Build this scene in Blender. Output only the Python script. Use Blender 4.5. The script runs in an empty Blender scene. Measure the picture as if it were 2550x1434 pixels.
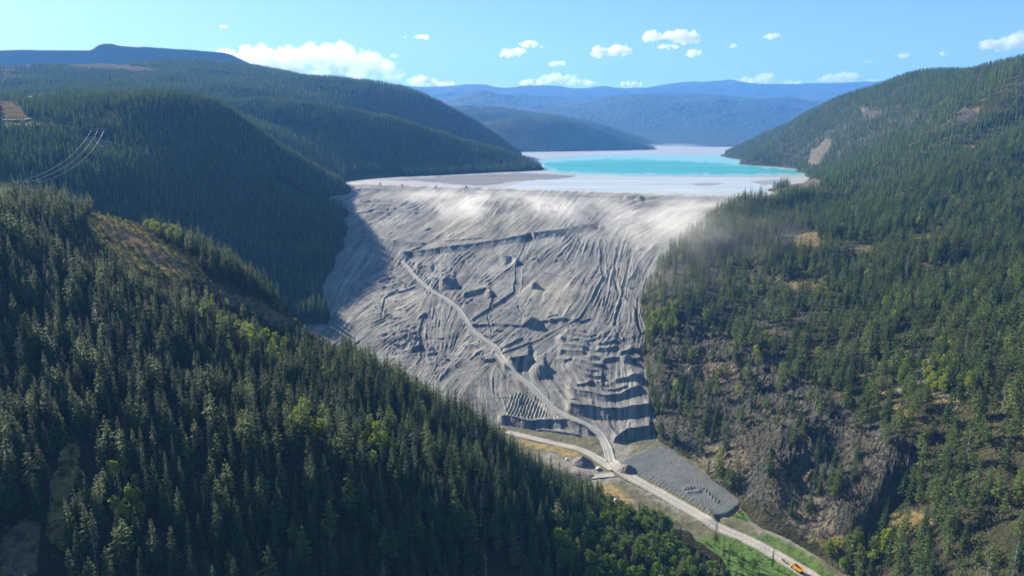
import bpy, math, random
import numpy as np
from mathutils import Vector
R_ = math.radians
SC = bpy.context.scene
COL = SC.collection
rng = np.random.default_rng(11)

# ---------------------------------------------------------------- camera, sky, sun, exposure
CAM_Z, F_PX, CX, CY, HOR = 120.0, 1700.0, 1275.0, 717.0, 330.0
TH = math.atan((CY - HOR) / F_PX)
cd = bpy.data.cameras.new('camera'); cam = bpy.data.objects.new('camera', cd); COL.objects.link(cam)
cam.location = (0, 0, CAM_Z); cam.rotation_euler = (math.pi/2 - TH, 0, 0)
cd.sensor_width = 36; cd.lens = 36 * F_PX / 2550; cd.clip_start = 1; cd.clip_end = 120000
SC.camera = cam

SUN_AZ, SUN_EL = -44.0, 22.5          # degrees; azimuth from +Y, negative = towards the left
world = bpy.data.worlds.new('World'); SC.world = world; world.use_nodes = True
wn = world.node_tree.nodes; wl = world.node_tree.links
bg = wn['Background']; sky = wn.new('ShaderNodeTexSky'); sky.sky_type = 'NISHITA'; sky.sun_disc = False
sky.sun_elevation = R_(SUN_EL); sky.sun_rotation = R_(SUN_AZ)
sky.altitude = 1200; sky.air_density = 1.0; sky.dust_density = 0.3; sky.ozone_density = 2.2
tint = wn.new('ShaderNodeMix'); tint.data_type = 'RGBA'; tint.blend_type = 'MULTIPLY'; tint.inputs[0].default_value = 1; tint.inputs[7].default_value = (0.90, 0.985, 1.0, 1)
wl.new(sky.outputs[0], tint.inputs[6]); wl.new(tint.outputs[2], bg.inputs[0]); bg.inputs[1].default_value = 0.05
sd = bpy.data.lights.new('sun', 'SUN'); sun = bpy.data.objects.new('sun', sd); COL.objects.link(sun)
S = Vector((math.sin(R_(SUN_AZ))*math.cos(R_(SUN_EL)), math.cos(R_(SUN_AZ))*math.cos(R_(SUN_EL)), math.sin(R_(SUN_EL))))
sun.rotation_euler = S.to_track_quat('Z', 'Y').to_euler(); sun.location = S * 3000
sd.energy = 5.0; sd.angle = R_(0.5); sd.color = (1.0, 0.90, 0.74)
SC.view_settings.view_transform = 'Standard'; SC.view_settings.look = 'None'
SC.view_settings.gamma = 1; SC.view_settings.exposure = 1.7
SC.cycles.volume_bounces = 2; SC.cycles.max_bounces = 6; SC.cycles.diffuse_bounces = 2
SC.cycles.transparent_max_bounces = 8; SC.cycles.volume_max_steps = 256
HAZE_DENSITY, HAZE_COLOR = 0.000064, (0.15, 0.43, 1.0)

# ---------------------------------------------------------------- pixel <-> world (pixels of the 2550 x 1434 photo)
ct, st = math.cos(TH), math.sin(TH)
def P(u, v, Y):                        # the point on the pixel's ray at forward distance Y
    a, b = (u - CX) / F_PX, (CY - v) / F_PX
    k = Y / (ct + b * st)
    return (a * k, Y, CAM_Z + (-st + b * ct) * k)
def G(u, v, z=0.0):                    # the pixel's ray met with a level z
    a, b = (u - CX) / F_PX, (CY - v) / F_PX
    k = (z - CAM_Z) / (-st + b * ct)
    return (a * k, (ct + b * st) * k, z)
def Z(u, z, Y):                        # column u, height z, distance Y
    return ((u - CX) / F_PX * (Y * ct - (z - CAM_Z) * st), Y, z)
def proj(x, y, z):
    fw = y * ct - (z - CAM_Z) * st; up = y * st + (z - CAM_Z) * ct
    fw = np.maximum(fw, 1e-3)
    return CX + F_PX * x / fw, CY - F_PX * up / fw, fw

# ---------------------------------------------------------------- noise and interpolation
_pt = np.random.default_rng(5).permutation(512); _pt = np.concatenate([_pt, _pt])
_gr = np.random.default_rng(6).uniform(0, 2*np.pi, 512); _gx, _gy = np.cos(_gr), np.sin(_gr)
def perlin(x, y):
    xi = np.floor(x).astype(np.int64); yi = np.floor(y).astype(np.int64)
    xf, yf = x - xi, y - yi
    def g(ix, iy, dx, dy):
        h = _pt[(_pt[ix & 511] + iy) & 511]
        return _gx[h]*dx + _gy[h]*dy
    sx, sy = xf*xf*xf*(xf*(xf*6-15)+10), yf*yf*yf*(yf*(yf*6-15)+10)
    a = g(xi, yi, xf, yf); b = g(xi+1, yi, xf-1, yf); c = g(xi, yi+1, xf, yf-1); d = g(xi+1, yi+1, xf-1, yf-1)
    return ((a + (b-a)*sx) * (1-sy) + (c + (d-c)*sx) * sy) * 1.5
def fbm(x, y, s, octv=4, gain=0.5, seed=0.0):
    r = 0; am = 1; f = 1.0/s
    for k in range(octv):
        r = r + am * perlin(x*f + 17.3*k + seed, y*f - 9.1*k + seed*1.7); am *= gain; f *= 2.03
    return r
def ridged(x, y, s, octv=4, seed=0.0):
    r = 0; am = 1; f = 1.0/s
    for k in range(octv):
        r = r + am * (1 - 2*np.abs(perlin(x*f + 31.7*k + seed, y*f + 5.3*k - seed))); am *= 0.5; f *= 2.1
    return r
def smooth(e0, e1, x):
    t = np.clip((x - e0) / (e1 - e0), 0, 1); return t*t*(3-2*t)

class RBF:                             # thin plate spline over (x/y, ln y)
    def __init__(s, pts, lam=1e-4):
        p = np.array(pts, float); q = np.stack([p[:,0]/p[:,1], np.log(p[:,1])], 1); s.q = q; n = len(q)
        K = s.k(q, q) + lam*np.eye(n)
        A = np.zeros((n+3, n+3)); A[:n,:n] = K; A[:n,n] = 1; A[:n,n+1:] = q; A[n,:n] = 1; A[n+1:,:n] = q.T
        s.w = np.linalg.solve(A, np.concatenate([p[:,2], np.zeros(3)]))
    def k(s, a, b):
        d2 = ((a[:,None,:]-b[None,:,:])**2).sum(-1); return 0.5*d2*np.log(d2 + 1e-12)
    def __call__(s, x, y):
        sh = x.shape; q = np.stack([(x/y).ravel(), np.log(y).ravel()], 1); out = np.empty(len(q)); n = len(s.q)
        for i in range(0, len(q), 40000):
            c = q[i:i+40000]; out[i:i+40000] = s.k(c, s.q) @ s.w[:n] + s.w[n] + c @ s.w[n+1:]
        return out.reshape(sh)

def inpoly(u, v, poly):
    r = np.zeros(np.shape(u), bool); n = len(poly)
    for i in range(n):
        x0, y0 = poly[i]; x1, y1 = poly[(i+1) % n]
        if y0 == y1: continue
        c = ((y0 > v) != (y1 > v)) & (u < (x1-x0)*(v-y0)/(y1-y0) + x0); r ^= c
    return r
def pdist(u, v, line, sv=1.0):         # distance to a polyline, and fraction along it
    best = np.full(np.shape(u), 1e9)
    for (x0, y0), (x1, y1) in zip(line[:-1], line[1:]):
        y0s, y1s = y0*sv, y1*sv; dx, dy = x1-x0, y1s-y0s; L2 = dx*dx+dy*dy + 1e-9
        t = np.clip(((u-x0)*dx + (v*sv-y0s)*dy)/L2, 0, 1)
        best = np.minimum(best, np.hypot(u-x0-t*dx, v*sv-y0s-t*dy))
    return best
def softpoly(u, v, poly, w=8.0, wob=10.0):
    uu = u + wob*perlin(u/23.0, v/23.0); vv = v + wob*0.7*perlin(u/19.0+40, v/19.0)
    d = pdist(uu, vv, list(poly)+[poly[0]]); ins = inpoly(uu, vv, poly)
    return smooth(-w, w, np.where(ins, d, -d))

# ---------------------------------------------------------------- objects
def tag(o, label=None, cat=None, group=None, kind=None):
    if label: o['label'] = label
    if cat: o['category'] = cat
    if group: o['group'] = group
    if kind: o['kind'] = kind
    return o
def mesh_np(name, V, Fq, mats=(), midx=None, smooth_=False):
    me = bpy.data.meshes.new(name); V = np.asarray(V, np.float32); Fq = np.asarray(Fq, np.int32)
    k = Fq.shape[1]
    me.vertices.add(len(V)); me.vertices.foreach_set('co', V.ravel())
    me.loops.add(Fq.size); me.loops.foreach_set('vertex_index', Fq.ravel())
    me.polygons.add(len(Fq)); me.polygons.foreach_set('loop_start', np.arange(0, Fq.size, k, dtype=np.int32))
    me.polygons.foreach_set('loop_total', np.full(len(Fq), k, np.int32))
    for m in mats: me.materials.append(m)
    if midx is not None: me.polygons.foreach_set('material_index', np.asarray(midx, np.int32))
    if smooth_: me.polygons.foreach_set('use_smooth', np.ones(len(Fq), bool))
    me.update(calc_edges=True); return me
def link(name, me, parent=None):
    o = bpy.data.objects.new(name, me); COL.objects.link(o)
    if parent: o.parent = parent
    return o
def empty(name, loc=(0,0,0), rz=0, sc=1.0):
    o = bpy.data.objects.new(name, None); COL.objects.link(o); o.location = loc; o.rotation_euler = (0,0,rz); o.scale = (sc,)*3
    o.empty_display_size = 1; return o
class MB:                              # collects boxes, tubes, prisms into one mesh
    def __init__(s): s.v = []; s.f = []
    def add(s, vs, fs):
        n = len(s.v); s.v += [tuple(p) for p in vs]; s.f += [tuple(i+n for i in q) for q in fs]; return s
    def box(s, c, d, rz=0, taper=1.0):
        x, y, z = [k/2 for k in d]; vs = []
        for sz in (-1, 1):
            t = taper if sz > 0 else 1
            for sx, sy in ((-1,-1),(1,-1),(1,1),(-1,1)):
                px, py = sx*x*t, sy*y*t
                vs.append((c[0]+px*math.cos(rz)-py*math.sin(rz), c[1]+px*math.sin(rz)+py*math.cos(rz), c[2]+sz*z))
        return s.add(vs, [(3,2,1,0),(4,5,6,7),(0,1,5,4),(1,2,6,5),(2,3,7,6),(3,0,4,7)])
    def tube(s, pts, r, n=8, cap=True):
        rings = []; pts = [Vector(p) for p in pts]; rr = r if hasattr(r, '__len__') else [r]*len(pts); vs = []
        for i, p in enumerate(pts):
            d = (pts[min(i+1, len(pts)-1)] - pts[max(i-1, 0)]).normalized()
            a = d.orthogonal().normalized() if i == 0 else (a - d*a.dot(d)).normalized()
            b = d.cross(a)
            for k in range(n):
                t = 2*math.pi*k/n; vs.append(p + (a*math.cos(t)+b*math.sin(t))*rr[i])
        fs = [(i*n+k, i*n+(k+1)%n, (i+1)*n+(k+1)%n, (i+1)*n+k) for i in range(len(pts)-1) for k in range(n)]
        if cap: fs += [tuple(range(n))[::-1], tuple((len(pts)-1)*n+k for k in range(n))]
        return s.add(vs, fs)
    def prism(s, prof, y0, y1):        # profile in x,z pushed along y
        n = len(prof); vs = [(x, y0, z) for x, z in prof] + [(x, y1, z) for x, z in prof]
        return s.add(vs, [tuple(range(n)), tuple(range(2*n-1, n-1, -1))] + [(i, i+n, (i+1)%n+n, (i+1)%n) for i in range(n)])
    def mesh(s, name, mat, sm=False):
        me = bpy.data.meshes.new(name); me.from_pydata(s.v, [], s.f); me.materials.append(mat)
        if sm: me.polygons.foreach_set('use_smooth', np.ones(len(me.polygons), bool))
        me.update(); return me
    def build(s, name, mat, parent=None, sm=False): return link(name, s.mesh(name, mat, sm), parent)

# ---------------------------------------------------------------- materials
def newmat(name):
    m = bpy.data.materials.new(name); m.use_nodes = True; nt = m.node_tree; b = nt.nodes['Principled BSDF']
    b.inputs['Roughness'].default_value = 0.9; b.inputs['Specular IOR Level'].default_value = 0.15
    return m, nt, b
class NT:
    def __init__(s, nt): s.nt = nt
    def n(s, t, **kw):
        nd = s.nt.nodes.new(t)
        for k, v in kw.items():
            if isinstance(k, str) and hasattr(nd, k): setattr(nd, k, v)
        return nd
    def l(s, a, b): s.nt.links.new(a, b)
    def noise(s, scale, detail=4, vec=None, rough=0.55, lo=0.35, hi=0.65, out='Fac'):
        nd = s.n('ShaderNodeTexNoise'); nd.inputs['Scale'].default_value = scale; nd.inputs['Detail'].default_value = detail; nd.inputs['Roughness'].default_value = rough
        if vec is not None: s.l(vec, nd.inputs['Vector'])
        mr = s.n('ShaderNodeMapRange'); mr.inputs[1].default_value = lo; mr.inputs[2].default_value = hi
        s.l(nd.outputs[0], mr.inputs[0]); return mr.outputs[0]
    def mix(s, fac, a, b, blend='MIX'):
        nd = s.n('ShaderNodeMix'); nd.data_type = 'RGBA'; nd.blend_type = blend
        for sock, val in ((nd.inputs[0], fac), (nd.inputs[6], a), (nd.inputs[7], b)):
            if hasattr(val, 'is_output'): s.l(val, sock)
            elif hasattr(val, '__len__'): sock.default_value = (*val, 1)
            else: sock.default_value = val
        return nd.outputs[2]
    def math(s, op, a, b=None):
        nd = s.n('ShaderNodeMath'); nd.operation = op
        for sock, val in ((nd.inputs[0], a), (nd.inputs[1], b)):
            if val is None: continue
            if hasattr(val, 'is_output'): s.l(val, sock)
            else: sock.default_value = val
        return nd.outputs[0]
    def pos(s, scale=(1,1,1)):
        g = s.n('ShaderNodeNewGeometry')
        if scale == (1,1,1): return g.outputs['Position']
        m = s.n('ShaderNodeMapping'); m.inputs['Scale'].default_value = scale; s.l(g.outputs['Position'], m.inputs['Vector']); return m.outputs[0]
    def attr(s, name):
        a = s.n('ShaderNodeAttribute'); a.attribute_name = name; sp = s.n('ShaderNodeSeparateColor'); s.l(a.outputs['Color'], sp.inputs[0]); return sp.outputs
    def bump(s, h, dist, strength, bsdf):
        b = s.n('ShaderNodeBump'); b.inputs['Distance'].default_value = dist; b.inputs['Strength'].default_value = strength
        s.l(h, b.inputs['Height']); s.l(b.outputs[0], bsdf.inputs['Normal'])
def flat(name, c, rough=0.8, var=0.25, scale=0.6, metal=0.0, spec=0.2):
    m, nt, b = newmat(name); N = NT(nt); f = N.noise(scale, 4, N.pos())
    N.l(N.mix(f, tuple(x*(1-var) for x in c), tuple(min(1, x*(1+var)) for x in c)), b.inputs['Base Color'])
    b.inputs['Roughness'].default_value = rough; b.inputs['Metallic'].default_value = metal; b.inputs['Specular IOR Level'].default_value = spec
    return m
def ground_mat(name, base0, base1, dry, rock, dirt, sc=1.0, bump=0.6):
    # masks in the mesh attribute "mask": R dry grass, G bare rock, B pale dirt; what the ground is made of
    m, nt, b = newmat(name); b.inputs['Specular IOR Level'].default_value = 0.0; N = NT(nt); p = N.pos(); a = N.attr('mask')
    n1 = N.noise(0.035*sc, 6, p); n2 = N.noise(0.35*sc, 5, p); n3 = N.noise(1.3, 3, p)
    c = N.mix(n1, base0, base1)
    d = N.mix(n2, tuple(x*0.6 for x in dry), tuple(x*1.25 for x in dry))
    r = N.mix(n2, tuple(x*0.5 for x in rock), tuple(x*1.4 for x in rock)); r = N.mix(N.math('MULTIPLY', n1, 0.5), r, tuple(x*y for x, y in zip(rock, (1.25, 1.0, 0.75))))
    e = N.mix(n2, tuple(x*0.75 for x in dirt), tuple(x*1.15 for x in dirt))
    def wob(s): return N.math('SMOOTH_MIN' if False else 'ADD', s, 0.0)
    def edge(s):
        q = N.math('ADD', s, N.math('MULTIPLY', N.math('SUBTRACT', n2, 0.5), 0.5)); mr = N.n('ShaderNodeMapRange'); mr.inputs[1].default_value = 0.3; mr.inputs[2].default_value = 0.7
        N.l(q, mr.inputs[0]); return mr.outputs[0]
    c = N.mix(edge(a[0]), c, d); c = N.mix(edge(a[1]), c, r); c = N.mix(edge(a[2]), c, e)
    c = N.mix(N.math('MULTIPLY', n3, 0.35), c, tuple(x*0.4 for x in base0))
    N.l(c, b.inputs['Base Color']); vo = N.n('ShaderNodeTexVoronoi'); vo.inputs['Scale'].default_value = 0.20; N.l(N.pos((1.3,1,.6)), vo.inputs['Vector']); h = N.math('ADD', N.math('ADD', n2, N.math('MULTIPLY', n3, 0.4)), N.math('MULTIPLY', N.math('MULTIPLY', vo.outputs['Distance'], a[1]), 1.6)); N.bump(h, 1.5, bump, b)
    return m

# ================================================================ TERRAIN
class Patch:                           # a height field on a fan grid: columns of x/y, rows of ln y
    def __init__(s, name, u0, u1, Y0, Y1, du, dl, zf, domain=None):
        s.name = name; s.a0, s.a1 = (u0-CX)/F_PX, (u1-CX)/F_PX; s.l0, s.l1 = math.log(Y0), math.log(Y1)
        s.na = int((s.a1-s.a0)*F_PX/du)+1; s.nl = int((s.l1-s.l0)/dl)+1
        s.A, s.L = np.meshgrid(np.linspace(s.a0, s.a1, s.na), np.linspace(s.l0, s.l1, s.nl))
        s.Y = np.exp(s.L); s.X = s.A*s.Y; s.Zb = zf(s.X, s.Y); s.Zd = s.Zb.copy(); s.domain = domain
        s.u, s.v, _ = proj(s.X, s.Y, s.Zb); s.mask = np.zeros(s.X.shape+(4,), np.float32); s.mask[..., 3] = 1
    def paint(s, ch, polys, w=7, wob=9, val=1.0):
        for pl in polys: s.mask[..., ch] = np.maximum(s.mask[..., ch], softpoly(s.u, s.v, pl, w, wob)*val)
    def sample(s, x, y, grid=None):
        g = s.Zd if grid is None else grid
        x = np.asarray(x, float); y = np.maximum(np.asarray(y, float), 1.0); a = x/y; l = np.log(y)
        i = (a-s.a0)/(s.a1-s.a0)*(s.na-1); j = (l-s.l0)/(s.l1-s.l0)*(s.nl-1)
        ok = (i >= 0) & (i <= s.na-1.001) & (j >= 0) & (j <= s.nl-1.001)
        i = np.clip(i, 0, s.na-1.001); j = np.clip(j, 0, s.nl-1.001); ii = i.astype(int); jj = j.astype(int); fi = i-ii; fj = j-jj
        z = (g[jj,ii]*(1-fi)+g[jj,ii+1]*fi)*(1-fj) + (g[jj+1,ii]*(1-fi)+g[jj+1,ii+1]*fi)*fj
        return np.where(ok, z, -9999.0)
    def build(s, mat, name=None, keep=None):
        V = np.stack([s.X, s.Y, s.Zd], -1).reshape(-1, 3); idx = np.arange(s.na*s.nl).reshape(s.nl, s.na)
        Fq = np.stack([idx[:-1,:-1], idx[:-1,1:], idx[1:,1:], idx[1:,:-1]], -1)
        k = np.ones(Fq.shape[:2], bool) if keep is None else keep
        Fq = Fq[k].reshape(-1, 4); used = np.unique(Fq); rem = np.full(len(V), -1, np.int64); rem[used] = np.arange(len(used))
        me = mesh_np(name or s.name, V[used], rem[Fq], [mat], smooth_=True)
        ca = me.color_attributes.new('mask', 'FLOAT_COLOR', 'POINT'); ca.data.foreach_set('color', s.mask.reshape(-1,4)[used].astype(np.float32).ravel())
        s.obj = link(name or s.name, me); return s.obj

# ---- the dam: a ruled slope from its crest line to its toe line
C1, C2 = np.array(G(862, 459, 2)[:2]), np.array(G(1850, 493, 2)[:2])
T1, T2 = np.array(G(1245, 1072, -165)[:2]), np.array(G(1640, 1102, -165)[:2])
def linedist(x, y, a, b):
    d = (b-a)/np.hypot(*(b-a)); return (x-a[0])*d[1] - (y-a[1])*d[0]       # positive on the downstream side
def dam_base(x, y):
    dc = linedist(x, y, C1, C2); dt = -linedist(x, y, T1, T2); t = dc/(np.abs(dc)+np.maximum(dt, 0)+1e-6)
    z = 2 - 167*np.clip(t, 0, 1)
    z = np.where(dt < 0, -165 + dt*0.35, z)
    return np.where(dc < 0, 2 + np.maximum(dc, -400)*0.004, z)
def DP(u, v):                          # pixel met with the dam slope
    lo, hi = 500.0, 1900.0
    for _ in range(40):
        m = (lo+hi)/2; p = P(u, v, m)
        if p[2] > float(dam_base(np.array(p[0]), np.array(p[1]))): lo = m
        else: hi = m
    return P(u, v, (lo+hi)/2)

# ---- near hillside
near_pts = [P(*q) for q in [(-250,480,480),(-100,500,520),(0,520,560),(130,515,600),(235,535,640),(330,560,640),(430,590,630),(560,665,605),(640,715,590),(700,765,580),
 (800,850,560),(900,915,530),(1000,975,510),(1110,1030,480),(1200,1085,455),(1300,1170,445),(1400,1245,435),(1500,1285,430),(1600,1320,425),(1700,1380,415),
 (-250,1434,205),(0,1434,225),(200,1434,235),(400,1434,242),(800,1434,260),(1200,1434,292),(1500,1434,330),(1700,1434,370),(1850,1434,400),
 (200,1100,300),(-200,1100,270),(200,800,398),(-200,800,380),(500,1100,310),(800,1100,320),(1000,1200,325),(1200,1200,360),(1350,1300,375),(1500,1350,385),
 (500,800,440),(480,690,520),(700,880,460),(600,950,385),(830,960,420),(950,1060,400),(350,640,520),(100,650,470)]]
near_pts += [Z(*q) for q in [(-250,20,760),(0,15,800),(250,0,820),(450,-40,800),(600,-85,760),(750,-115,720),(900,-140,690),(1050,-150,640),(1200,-158,560),(1350,-165,520),(1500,-168,490),(1650,-171,470),(1800,-174,440),
 (-250,10,1000),(300,-60,1000),(800,-190,900),(1200,-200,750),(1500,-200,620),(1900,-185,480),(-250,-90,150),(400,-95,170),(1000,-130,190),(1500,-165,230),(1900,-190,260)]]
near_f = RBF(near_pts)
near = Patch('hillside', -230, 1860, 165, 960, 5, .006, lambda x, y: near_f(x, y))
near.Zd = near.Zb + 2.0*fbm(near.X, near.Y, 70, 4) + 0.5*fbm(near.X, near.Y, 9, 3, seed=3)
NEAR_CLEAR = [[(212,540),(262,500),(335,550),(410,600),(490,640),(520,700),(440,705),(370,680),(310,645),(250,605),(215,575)],
 [(445,650),(520,690),(640,740),(760,800),(850,850),(820,868),(700,820),(600,775),(520,735),(460,700)],
 [(100,1434),(118,1300),(150,1150),(165,1080),(200,1085),(195,1160),(160,1270),(170,1434)],
 [(0,1340),(60,1290),(100,1280),(105,1434),(0,1434)],
 [(385,905),(520,930),(540,955),(420,940)]]
near.paint(0, [NEAR_CLEAR[0]], 6, 8, .6); near.paint(0, [[(110,1330),(130,1190),(170,1080),(200,1090),(190,1180),(160,1270),(170,1380)], NEAR_CLEAR[4]], 6, 8)
near.paint(2, [[(262,545),(330,580),(430,640),(470,672),(450,685),(380,648),(300,600),(255,570)], [(0,1340),(60,1290),(100,1285),(90,1434),(0,1434)]], 5, 8, 0.75)
near.paint(2, [[(460,680),(640,745),(800,830),(850,850),(700,815),(560,755)]], 8, 10, 0.6)

HC_V = lambda u: 0*u + 600
# ---- hill behind it, at the dam's left end
lb = [DP(*q) for q in [(868,478),(862,520),(856,560),(838,610),(815,655),(795,690),(770,735),(745,780)]]; lb = [P(*q, DP(*q)[1]-14) for q in [(868,478),(862,520),(856,560),(838,610),(815,655),(795,690),(770,735),(745,780)]]
c_pts = [(p[0], p[1], p[2]) for p in lb] + [P(*q) for q in [(-250,455,930),(0,460,960),(-250,300,1230),(0,312,1250),(150,312,1270),(300,306,1330),(420,286,1420),(500,274,1490),(570,282,1550),(640,328,1600),(700,374,1610),(750,409,1600),(800,443,1585),(840,459,1576),
 (300,480,1020),(500,560,1060),(650,620,1090),(600,450,1320),(720,500,1380),(450,400,1260),(250,380,1150),(700,640,1160),(800,520,1470),(100,390,1090)]]
c_pts += [Z(*q) for q in [(-250,-10,800),(200,-60,860),(500,-120,900),(700,-150,930),(-250,175,1700),(0,175,1700),(300,172,1750),(520,140,1800),(640,75,1800),(740,20,1760),(830,-6,1720),(900,-30,1640),(860,-60,1450),(900,-170,1000),(640,30,2100),(300,150,2100),(-250,170,2100),(930,-120,1300)]]
c_f = RBF(c_pts)
hillc = Patch('hillside', -230, 900, 860, 2050, 4, .0045, lambda x, y: c_f(x, y))
hillc.Zd = hillc.Zb + 5.0*(ridged(hillc.X+.3*hillc.Y, hillc.Y*.45, 170, 3, 2.2)-.3)*smooth(30, -10, np.abs(hillc.v-HC_V(hillc.u)) - 200)*smooth(0,80,hillc.Zb+150) + 4.0*fbm(hillc.X, hillc.Y, 130, 4, seed=5)*smooth(0, 80, hillc.Zb+150) + 0.8*fbm(hillc.X, hillc.Y, 14, 3, seed=6)
C_CLEAR = [[(200,338),(235,336),(290,350),(280,366),(220,362)], [(0,258),(50,262),(60,285),(95,300),(175,310),(190,322),(90,312),(0,320)], [(255,270),(290,280),(285,300),(262,298)]]
hillc.paint(2, [C_CLEAR[0], [(0,292),(90,300),(185,318),(90,316),(0,316)]], 3, 4, 0.8); hillc.paint(0, [C_CLEAR[1], C_CLEAR[2]], 3, 4, 0.9)

# ---- ridge that runs out into the pond
d1_pts = [G(*q) for q in [(700,466),(860,452),(930,446),(1000,441),(1100,437),(1200,432),(1290,428),(1350,424)]] + [P(*q) for q in [(560,262,2300),(650,258,2330),(760,266,2350),(860,276,2370),(930,292,2390),(1000,312,2410),(1100,340,2420),(1200,366,2420),(1280,392,2410),(1325,410,2370),
 (800,360,2050),(950,390,2110),(1100,405,2180),(1230,412,2260),(640,330,2080)]]
d1_pts += [Z(*q) for q in [(480,190,2250),(480,160,2700),(700,130,2750),(900,80,2750),(1100,10,2750),(1250,-20,2750),(1360,-12,2500),(1385,-12,2300),(1385,-30,2100),(1250,-20,1950),(900,-25,1640),(650,10,1600),(480,120,1800),(700,110,3100),(1200,-40,3100),(1400,-60,3000)]]
d1_f = RBF(d1_pts)
hilld = Patch('hillside', 520, 1400, 1600, 3000, 3.5, .004, lambda x, y: d1_f(x, y))
hilld.Zd = hilld.Zb + 8.0*(ridged(hilld.X, hilld.Y*.5, 260, 3, 5.2)-.3)*smooth(0, 60, hilld.Zb) + 5.0*fbm(hilld.X, hilld.Y, 170, 4, seed=8)*smooth(-2, 45, hilld.Zb)

# ---- forested plateau and the long ridge behind
e_pts = [P(*q) for q in [(-250,170,3800),(0,172,3800),(150,172,3900),(300,170,4000),(500,167,4100),(600,166,4050),(640,174,3900),(700,184,3800),(760,200,3700),(830,207,3650),(900,215,3600),(960,222,3550),(1010,228,3520),(1050,240,3500),(1100,262,3480),(1150,286,3450),(1200,322,3430),(1240,352,3420),(1265,372,3400),
 (-250,205,2800),(0,205,2800),(250,205,2850),(450,205,2900),(700,218,3000),(900,240,3050),(1050,275,3100),(-250,250,1900),(0,250,1900),(200,250,1950),(400,256,2050),(550,252,2400),(650,245,2600),(800,255,2750),(-250,275,1500),(0,272,1560),(250,268,1600),(400,270,1750)]]
e_pts += [Z(*q) for q in [(-250,300,5000),(100,350,5000),(400,340,5000),(700,300,4700),(900,220,4500),(1100,90,4300),(1250,-20,4100),(1330,-40,3700),(1300,-40,3200),(1150,0,2900),(1000,60,2800),(500,110,1500),(100,120,1300),(-250,120,1300),(600,150,2000)]]
e_f = RBF(e_pts)
plat = Patch('hills', -230, 1330, 1450, 4900, 4, .0045, lambda x, y: e_f(x, y))
plat.Zd = plat.Zb + 11.0*(ridged(plat.X, plat.Y*.6, 520, 3, 6.2)-.3)*smooth(0, 90, plat.Zb) + 6.0*fbm(plat.X, plat.Y, 260, 4, seed=9)*smooth(0, 60, plat.Zb)
E_CLEAR = [[(0,160),(50,158),(110,163),(60,170),(0,168)],[(0,186),(40,188),(45,196),(0,197)],[(270,262),(300,270),(290,285),(262,278)],[(150,150),(250,152),(360,168),(420,176),(330,180),(220,170)],[(0,252),(70,254),(60,272),(0,276)], [(110,143),(160,145),(280,160),(330,170),(200,172),(120,160)], [(0,174),(40,176),(38,182),(0,183)], [(395,236),(490,238),(500,252),(440,258),(390,250)], [(60,232),(110,234),(105,244),(55,244)]]
plat.paint(0, E_CLEAR, 2.5, 4, 0.9)

# ---- mine waste heap on the skyline
f_pts = [P(*q) for q in [(-250,126,5400),(0,125,5400),(100,124,5400),(225,125,5400),(236,121,5400),(250,112,5400),(262,109,5400),(285,109,5400),(297,113,5400),(330,116,5400),(360,116,5400),(400,119,5400),(480,124,5400),(560,131,5400),(580,137,5400),(600,147,5400),(620,157,5400),(640,163,5400),(660,172,5400),(720,190,5400),(-250,178,4700),(0,178,4700),(300,178,4700),(500,172,4800),(640,190,4900)]]
f_pts += [(p[0]*1.1, p[1]*1.1, p[2]-20) for p in f_pts[:20]]
f_f = RBF(f_pts, 1e-6)
HC = np.array([q[:2] for q in [(-250,126),(0,125),(60,123),(100,124),(225,125),(236,121),(250,112),(262,108.5),(285,108.5),(297,113),(330,116),(352,117),(360,115.5),(400,119),(480,124),(560,131),(580,137),(600,147),(620,157),(640,167),(652,176),(664,188),(680,215),(720,290)]], float)
def heap_f(x, y):
    uu = CX + F_PX*x/y*1.047; zc = np.array(P(CX, np.interp(uu, HC[:,0], HC[:,1]), 5400.)[2]); zb = np.array(P(CX, 180., 5200.)[2]) - 12
    zb = np.minimum(zb, zc - 5); return zb + (zc-zb)*np.clip((y-5200)/200, 0, 1) - np.maximum(5200-y, 0)*.4
heap = Patch('hills', -230, 720, 4650, 5900, 3, .005, heap_f)
heap.Zd = heap.Zb + 1.2*fbm(heap.X, heap.Y, 60, 4, seed=12)

# ---- low wooded hill in the pond's far corner
g_pts = [G(*q) for q in [(1180,382),(1300,379),(1400,378),(1500,374),(1555,368)]] + [P(*q) for q in [(1150,318,4900),(1200,306,5000),(1270,297,5050),(1330,294,5050),(1390,298,5050),(1430,308,5030),(1480,330,4980),(1530,352,4930),(1560,364,4880)]]
g_pts += [P(*q) for q in [(1130,272,6200),(1180,268,6300),(1250,272,6300),(1320,282,6300),(1420,296,6300),(1500,314,6300),(1570,338,6250),(1620,356,6200)]] + [Z(*q) for q in [(1200,120,5600),(1400,90,5600),(1550,10,5500),(1700,-40,5600),(1650,-60,4800),(1560,-60,4300),(1300,-70,4000),(1100,-70,4000),(1050,150,5500),(1100,250,7000),(1400,150,7000),(1700,-60,7000)]]
g_f = RBF(g_pts)
hillg = Patch('hill', 1080, 1680, 4050, 6900, 3, .0035, lambda x, y: g_f(x, y))
hillg.Zd = hillg.Zb + 8*fbm(hillg.X, hillg.Y, 300, 4, seed=13)*smooth(0, 60, hillg.Zb)
hillg.paint(0, [[(1415,300),(1440,304),(1470,322),(1500,338),(1480,338),(1440,318)]], 3, 4, 0.6)

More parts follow.
